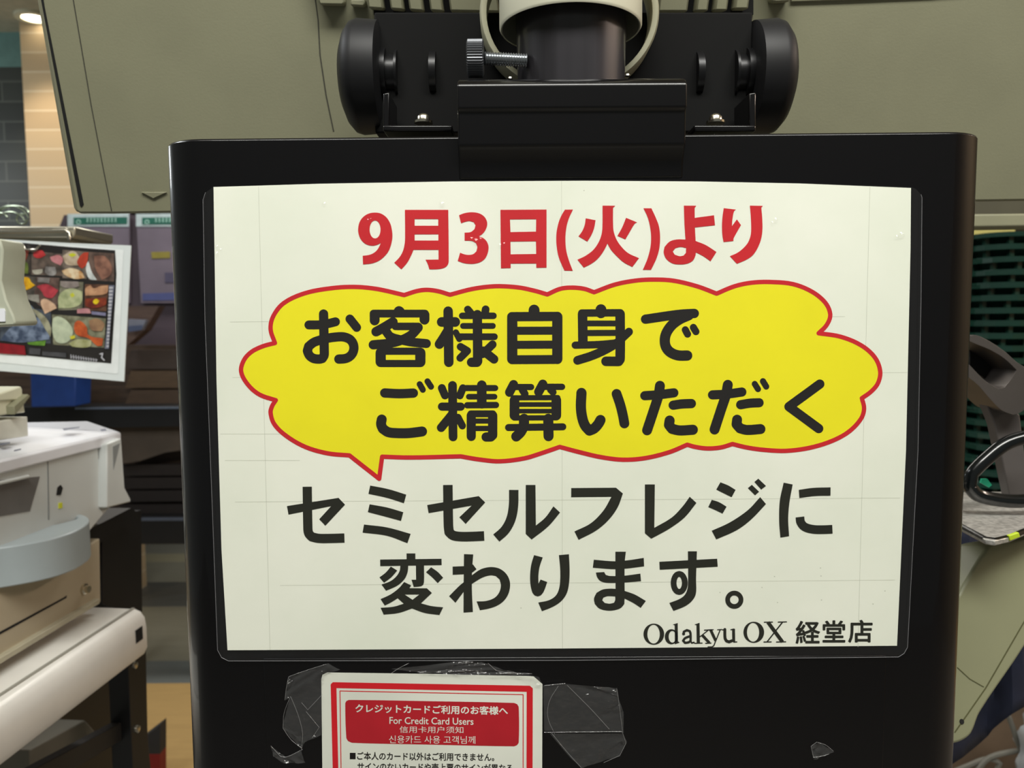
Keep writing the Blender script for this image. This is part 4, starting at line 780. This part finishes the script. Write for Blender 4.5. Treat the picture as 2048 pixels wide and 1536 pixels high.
# brochure on a wooden ledge
wl = thing('wooden_ledge', 'brown wooden ledge below the posters with slanted side', 'shelf', P(290, 700, 2.7))
fin('board', pxprism([(240, 612), (318, 612), (290, 660), (255, 690), (235, 688)], 2.7, 0.05), mat('brown_wood', '5b4840', 0.6, var=0.15, scale=6, stretch=(1, 1, 8)), wl)
brc = thing('brochure', 'small pale blue brochure leaning on the wooden ledge', 'brochure', P(275, 660, 2.66))
fin('cover', pxprism([(256, 638), (292, 640), (283, 660), (256, 664)], 2.66, 0.02), mat('pale_grey_brochure', '7c8090', 0.5), brc)
fin('blue_band', pxprism([(257, 652), (286, 650), (283, 660), (256, 664)], 2.659, 0.001), mat('blue_grey_band', '4f5a78', 0.5), brc)
# low black shelving with wooden panels
sh = thing('low_shelf', 'low black shelving unit with brown boards between the black rails', 'shelf', P(250, 1085, 2.75))
M_bw = mat('brown_board', '4a3a2e', 0.6, 0, 0, 0.25, 5, stretch=(1, 1, 14))
zf = P(250, 1088, 2.75).z
fin('back_board', pxprism([(-60, 690), (440, 690), (440, 1040), (-60, 1040)], 2.86, 0.03), M_bw, sh)
fin('upper_rail', pxprism([(-60, 814), (440, 812), (440, 852), (-60, 862)], 2.72, 0.12), M_rk, sh, bevel=0.002)
fin('rail_glint', pxprism([(150, 815), (440, 813), (440, 817), (150, 818.5)], 2.715, 0.02), mat('rail_highlight', '8b98ac', 0.3, 0.7), sh)  # pale strip painted as the bluish highlight along the black rail
fin('lower_rail', pxprism([(-60, 1042), (440, 1040), (440, 1088), (-60, 1090)], 2.70, 0.14), M_rk, sh, bevel=0.002)
fin('lower_rail_glint', pxprism([(280, 1038), (440, 1037), (440, 1041), (280, 1042)], 2.695, 0.02), mat('rail_highlight_dim', '6c7484', 0.35, 0.7), sh)  # dimmer strip, highlight of the lower rail put into its colour
fin('grey_board', pxprism([(240, 852), (440, 850), (440, 890), (330, 905), (280, 922), (240, 928)], 2.76, 0.05), mat('taupe_board', '50473e', 0.7, var=0.1, scale=12), sh)
for y0, y1, cc in ((700, 738, '3d322b'), (742, 776, '54422f'), (780, 808, '4a3a2c')):
    fin('plank', pxprism([(262, y0), (440, y0 - 1), (440, y1), (250, y1)], 2.82, 0.02), mat('plank_' + cc, cc, 0.6, var=0.1, stretch=(1, 1, 10)), sh)
for y0 in (930, 956, 982, 1010):
    fin('dark_slat', pxprism([(240, y0), (440, y0 - 2), (440, y0 + 20), (240, y0 + 22)], 2.80, 0.02), mat('dark_slat_wood', '211a18', 0.6), sh)
for px0, px1 in ((-58, -30), (215, 232), (410, 438)):
    a_, b_ = P(px0, 1000, 2.76), P(px1, 1000, 2.76); fin('leg', box_bm(a_.x, b_.x, 2.76, 2.80, 0, zf + 0.005), M_rk, sh)
bc = thing('blue_crate', 'dark blue plastic crate on the upper black rail below the food poster', 'crate', P(110, 815, 2.7))
bm = pxprism([(60, 735), (152, 735), (150, 813), (62, 815)], 2.62, 0.10)
fin('body', bm, mat('blue_crate_plastic', '1c3f86', 0.5), bc, bevel=0.004)
fin('rim', pxprism([(57, 735), (155, 735), (155, 745), (57, 745)], 2.61, 0.12), mat('blue_crate_rim', '224a98', 0.45), bc, bevel=0.003)

# ------------------------------------------------------------------ right side: stack of green baskets
bk = thing('shopping_basket', 'x', 'basket', (0, 0, 0))
M_g = mat('dark_green_plastic', '17392f', 0.22, 0, 0.4, 0.08, 20)
def rect_loop(hx, hy, r, z, n=4):
    out = []
    for cx1, cy1, a0 in ((hx - r, hy - r, 0), (-hx + r, hy - r, 90), (-hx + r, -hy + r, 180), (hx - r, -hy + r, 270)):
        for k in range(n + 1):
            a = math.radians(a0 + 90 * k / n); out.append(Vector((cx1 + r * math.cos(a), cy1 + r * math.sin(a), z)))
    return out
def loft(loops, bm=None):
    bm = bm or bmesh.new(); R_ = [[bm.verts.new(v) for v in l] for l in loops]
    for a, b in zip(R_, R_[1:]):
        for k in range(len(a)): bm.faces.new((a[k], a[(k + 1) % len(a)], b[(k + 1) % len(b)], b[k]))
    return bm, R_
bm, R_ = loft([rect_loop(0.215, 0.145, 0.04, 0.178), rect_loop(0.213, 0.143, 0.04, 0.176), rect_loop(0.150, 0.09, 0.03, 0.002), rect_loop(0.148, 0.088, 0.03, 0.0)])
bm.faces.new(R_[-1])
tub = fin('tub', bm, M_g, bk, smooth=True)
bm, _ = loft([rect_loop(0.214, 0.144, 0.04, 0.180), rect_loop(0.232, 0.162, 0.05, 0.180), rect_loop(0.232, 0.162, 0.05, 0.172), rect_loop(0.214, 0.144, 0.04, 0.173)])
for k in range(10):
    x = -0.19 + k * 0.042
    for s in (-1, 1): box_bm(x - 0.004, x + 0.004, s * 0.146 - 0.004, s * 0.146 + 0.004, 0.160, 0.173, bm)
for k in range(6):
    y = -0.12 + k * 0.048
    for s in (-1, 1): box_bm(s * 0.216 - 0.004, s * 0.216 + 0.004, y - 0.004, y + 0.004, 0.160, 0.173, bm)
rim = fin('rim', bm, M_g, bk)
bm, _ = loft([rect_loop(0.205, 0.135, 0.04, 0.160), rect_loop(0.226, 0.156, 0.048, 0.160), rect_loop(0.226, 0.156, 0.048, 0.1555), rect_loop(0.205, 0.135, 0.04, 0.1555)])
rim2 = fin('lower_rim', bm, M_g, bk)
YB = 1.36; xb0 = P(1957, 700, YB).x; NB = 26; pitch = 0.0224; ztop = P(1990, 462, YB).z
zb0 = ztop - (NB - 1) * pitch - 0.18
for i in range(NB):
    jx = random.uniform(-0.005, 0.005); ja = random.uniform(-0.05, 0.05) + 0.10
    loc = (xb0 + 0.237 + jx, YB + 0.18, zb0 + i * pitch)
    k = NB - 1 - i
    if i == 0: o = bk
    else:
        o = bk.copy(); COL.objects.link(o)
        for ch in (tub, rim, rim2):
            c_ = ch.copy(); COL.objects.link(c_); c_.parent = o
    o.location = loc; o.rotation_euler = (0, 0, ja)
    words = ['topmost', 'second', 'third', 'fourth', 'fifth', 'sixth', 'seventh', 'eighth', 'ninth', 'tenth', 'eleventh', 'twelfth', 'thirteenth', 'fourteenth', 'fifteenth', 'sixteenth', 'seventeenth', 'eighteenth', 'nineteenth', 'twentieth', 'twenty-first', 'twenty-second', 'twenty-third', 'twenty-fourth', 'twenty-fifth', 'twenty-sixth']
    wd_ = words[k] + ' from the top' if 0 < k < len(words) else ('topmost' if k == 0 else None)
    if wd_: tag(o, 'dark green shopping basket in the tall nested stack, %s' % wd_, 'basket', 'nested green shopping baskets')
    else: tag(o, 'dark green shopping basket near the hidden foot of the tall nested stack', 'basket', 'nested green shopping baskets')
trolley = thing('basket_stand', 'low black stand carrying the green basket stack', 'stand', (xb0 + 0.237, YB + 0.18, 0))
fin('platform', box_bm(xb0 + 0.02, xb0 + 0.45, YB + 0.03, YB + 0.33, zb0 - 0.03, zb0 - 0.001), M_rk, trolley, bevel=0.003)
for sx_ in (0.05, 0.42):
    for sy_ in (0.06, 0.30): fin('leg', box_bm(xb0 + sx_ - 0.012, xb0 + sx_ + 0.012, YB + sy_ - 0.012, YB + sy_ + 0.012, 0.0, zb0 - 0.03), M_rk, trolley)
# yellow card behind the baskets
yc = thing('yellow_sign', 'pale yellow card sign behind the green baskets', 'sign', P(1960, 560, 1.95))
fin('card', pxprism([(1935, 455), (2030, 455), (2030, 562), (1935, 564)], 1.95, 0.01), mat('pale_yellow_card', 'e4e08a', 0.6), yc)
q = P(1990, 570, 1.97); fin('post', box_bm(q.x - 0.015, q.x + 0.015, 1.962, 1.985, 0, q.z), M_rk, yc)
fin('wooden_base', pxprism([(1935, 564), (2030, 562), (2030, 578), (1935, 580)], 1.95, 0.02), mat('brown_sign_base', '6a584e', 0.6), yc)
# beige rail under the display
rl = thing('beige_rail', 'beige horizontal rail seen below the register display at the right edge', 'rail', P(2000, 440, 0.80))
fin('rail', pxprism([(1930, 428), (2120, 426), (2120, 452), (1930, 455)], 0.80, 0.03), M_beige, rl, bevel=0.002)
fin('shade_board', pxprism([(1930, 396), (2120, 394), (2120, 427), (1930, 429)], 0.84, 0.02), mat('olive_shade', '4d4a3a', 0.7), rl)  # solid board coloured dark as the shade under the display

# ------------------------------------------------------------------ right side: hand scanner holder, tray, beige terminal
M_gun = mat('warm_grey_metal', '5f5955', 0.35, 0.5, 0, 0.06, 20)
hd = thing('scanner_holder', 'warm grey metal holder with a rounded rectangular opening at the right edge', 'holder', P(1990, 800, 0.66))
g = Ink(); g.glyph((1840, 400, 3.072), polys=[[(300, 835), (345, 830), (430, 870), (520, 930), (600, 1000), (690, 1050), (690, 1250), (610, 1310), (570, 1320), (500, 1290), (420, 1210), (360, 1140), (300, 1090)]], holes=[[(300, 865), (345, 885), (430, 920), (520, 975), (595, 1045), (560, 1100), (520, 1150), (480, 1160), (400, 1110), (320, 1030), (300, 1010)]])
bm = bmesh.new()
for t in g.tris: bm.faces.new([bm.verts.new(P(x, y, 0.62)) for x, y in t])
bmesh.ops.remove_doubles(bm, verts=bm.verts, dist=1e-6)
r = bmesh.ops.extrude_face_region(bm, geom=list(bm.faces)); bmesh.ops.translate(bm, verts=[e for e in r['geom'] if isinstance(e, bmesh.types.BMVert)], vec=(0, 0.035, 0))
fin('frame', bm, M_gun, hd, bevel=0.0008)
fin('arm', pxprism([(1958, 770), (2000, 800), (2040, 830), (2062, 1010), (2030, 1040), (1990, 850)], 0.635, 0.012), mat('dull_grey_arm', '5b5654', 0.5, 0.2), hd, bevel=0.001)
fin('slot_back', pxprism([(1940, 685), (1990, 700), (2036, 745), (2006, 775), (1940, 740)], 0.652, 0.006), M_dark, hd)
lp = thing('handle_loop', 'glossy black rubber loop handle lying above the silver tray', 'handle', P(1990, 960, 0.60))
pts, _ = dense([(2080, 868), (2015, 886), (1968, 922), (1942, 948), (1938, 972), (1956, 990), (2000, 1000), (2040, 1002), (2090, 998)])
fin('loop', tube_bm([P(v.x, v.y, 0.60) for v in pts], 0.0054, 14), mat('black_rubber_gloss', '0d1011', 0.2, 0, 0.3), lp, smooth=True)
tr_ = thing('silver_tray', 'speckled silver metal tray reaching in below the black loop handle', 'tray', P(1990, 1060, 0.6))
zt3 = 1.145
TR = [(1880, 984), (2120, 982), (2120, 1040), (2048, 1062), (2020, 1074), (1990, 1081), (1970, 1078), (1880, 1030)]
fin('plate', prism_bm([HZ(x, y, zt3) for x, y in TR], (0, 0, -0.004)), mat('speckled_silver', 'c4c1ba', 0.35, 0.35, 0, 0.2, 260, 0.3, 900), tr_, bevel=0.0008)
bm = tube_bm([HZ(x, y, zt3 - 0.001) for x, y in TR[2:]], 0.002, 8); fin('rolled_lip', bm, mat('dark_lip', '1a1816', 0.3, 0.3), tr_, smooth=True)
q_ = [HZ(x, y, zt3 + 0.0008) for x, y in ((2018, 1070), (2039, 1063), (2041, 1072), (2020, 1080))]
tg = thing('lime_tag', 'small lime green plastic tag clipped on the edge of the silver tray', 'tag', q_[0])
fin('tag', prism_bm([P(x, y, q_[0].y - 0.004) for x, y in ((2018, 1072), (2038, 1065), (2041, 1074), (2020, 1082))], (0, 0.003, 0)), mat('lime_plastic', 'c4dc30', 0.4), tg, bevel=0.0004)
grn = thing('green_label', 'bright green label inside the black loop handle', 'label', P(1970, 965, 0.62))
fin('label', pxprism([(1964, 958), (1975, 958), (1984, 970), (1978, 975), (1962, 966)], 0.62, 0.002), mat('mint_green', '2fbf94', 0.4), grn)
# beige terminal
bt = thing('card_terminal', 'olive beige handheld terminal leaning behind the right edge of the black housing', 'terminal', P(1960, 1480, 0.56))
TB = [(1880, 1210), (1915, 1192), (1928, 1170), (1975, 1094), (1990, 1086), (2110, 1070), (2110, 1190), (2048, 1297), (1962, 1425), (1945, 1466), (1930, 1480), (1908, 1488), (1880, 1488)]
TBn = Vector((0.25, -0.93, 0.27)).normalized(); TB0 = P(1980, 1290, 0.56)
B_t = lambda x, y, o=0.0: on_plane(x, y, TB0 + TBn * o, TBn)
fin('shell', prism_bm([B_t(v.x, v.y) for v in dense(TB, True, 60)[0]], -TBn * 0.03), mat('olive_beige_plastic', '84866a', 0.45, 0, 0, 0.03, 12), bt, bevel=0.004, seg=3)
bm = bmesh.new()
for pts, w in (([(2110, 1140), (2048, 1245), (1972, 1376), (1910, 1465)], 2.2), ([(1915, 1335), (1940, 1358), (1968, 1374)], 1.6)):
    for (x0, y0), (x1, y1) in zip(pts, pts[1:]):
        d = Vector((x1 - x0, y1 - y0)).normalized(); s = Vector((-d.y, d.x)) * w / 2
        prism_bm([B_t(x0 + s.x, y0 + s.y, 0.0003), B_t(x1 + s.x, y1 + s.y, 0.0003), B_t(x1 - s.x, y1 - s.y, 0.0003), B_t(x0 - s.x, y0 - s.y, 0.0003)], -TBn * 0.001, bm)
    fin('seam', bm, mat('olive_seam', '4d4d2c', 0.8), bt); bm = bmesh.new()
q = B_t(1923, 1443, 0.0); fin('screw_hole', lathe_bm([(-0.001, 0.0018), (0.0006, 0.0018)], q, TBn, 16), M_dark, bt)
# navy cloth and bits behind
nv = thing('navy_cloth', 'navy blue cloth cover hanging behind the beige terminal', 'cloth', P(1990, 1400, 0.80))
bm = bmesh.new(); gx, gy = 16, 16; gr = []
for j in range(gy + 1):
    rw = []
    for i in range(gx + 1):
        u = i / gx; v = j / gy; x = 1850 + 280 * u; y = 1050 + (520 - 230 * u) * v
        rw.append(bm.verts.new(P(x, y, 0.84 + 0.012 * math.sin(u * 14 + v * 2))))
    gr.append(rw)
for j in range(gy):
    for i in range(gx): bm.faces.new((gr[j][i], gr[j][i + 1], gr[j + 1][i + 1], gr[j + 1][i]))
o = fin('cloth', bm, mat('navy_fabric', '20253a', 0.8, 0, 0, 0.1, 60), nv, smooth=True); s_ = o.modifiers.new('t', 'SOLIDIFY'); s_.thickness = 0.003
wb = thing('plastic_bag', 'crumpled white plastic bag standing low at the right edge', 'bag', P(2050, 1560, 1.1))
bm = bmesh.new(); bmesh.ops.create_icosphere(bm, subdivisions=4, radius=1)
q = P(2108, 1512, 1.1)
for v in bm.verts:
    n_ = v.co.normalized(); k = 1 + 0.16 * math.sin(n_.x * 9 + 3 * n_.z) * math.cos(n_.z * 8) + 0.08 * math.sin(n_.y * 17 + n_.z * 11)
    v.co = Vector((n_.x * 0.042 * k, n_.y * 0.05 * k, n_.z * 0.085 * k)) + q
fin('bag', bm, mat('white_bag_plastic', 'b4b8ba', 0.3, 0, 0.2), wb, smooth=True)
cbx = thing('cardboard_box', 'brown cardboard box in shadow under the navy cloth at the lower right', 'box', P(1950, 1560, 1.25))
fin('box', pxprism([(1860, 1400), (2110, 1370), (2110, 1620), (1860, 1620)], 1.25, 0.12), mat('brown_cardboard', '6b5a48', 0.8, var=0.15, scale=14), cbx, bevel=0.002)
cbl = thing('grey_cable', 'looped grey cable in front of the cardboard box at the lower right', 'cable', P(1990, 1530, 1.15))
pts, _ = dense([(1870, 1560), (1940, 1530), (1975, 1518), (2000, 1525), (1990, 1550), (1960, 1560), (1950, 1545), (1980, 1515), (2040, 1500), (2020, 1440), (2010, 1420), (2030, 1400)])
fin('cable', tube_bm([P(v.x, v.y, 1.15 - 0.0004 * i) for i, v in enumerate(pts)], 0.004, 8), mat('cable_grey', '7d7a70', 0.5), cbl, smooth=True)
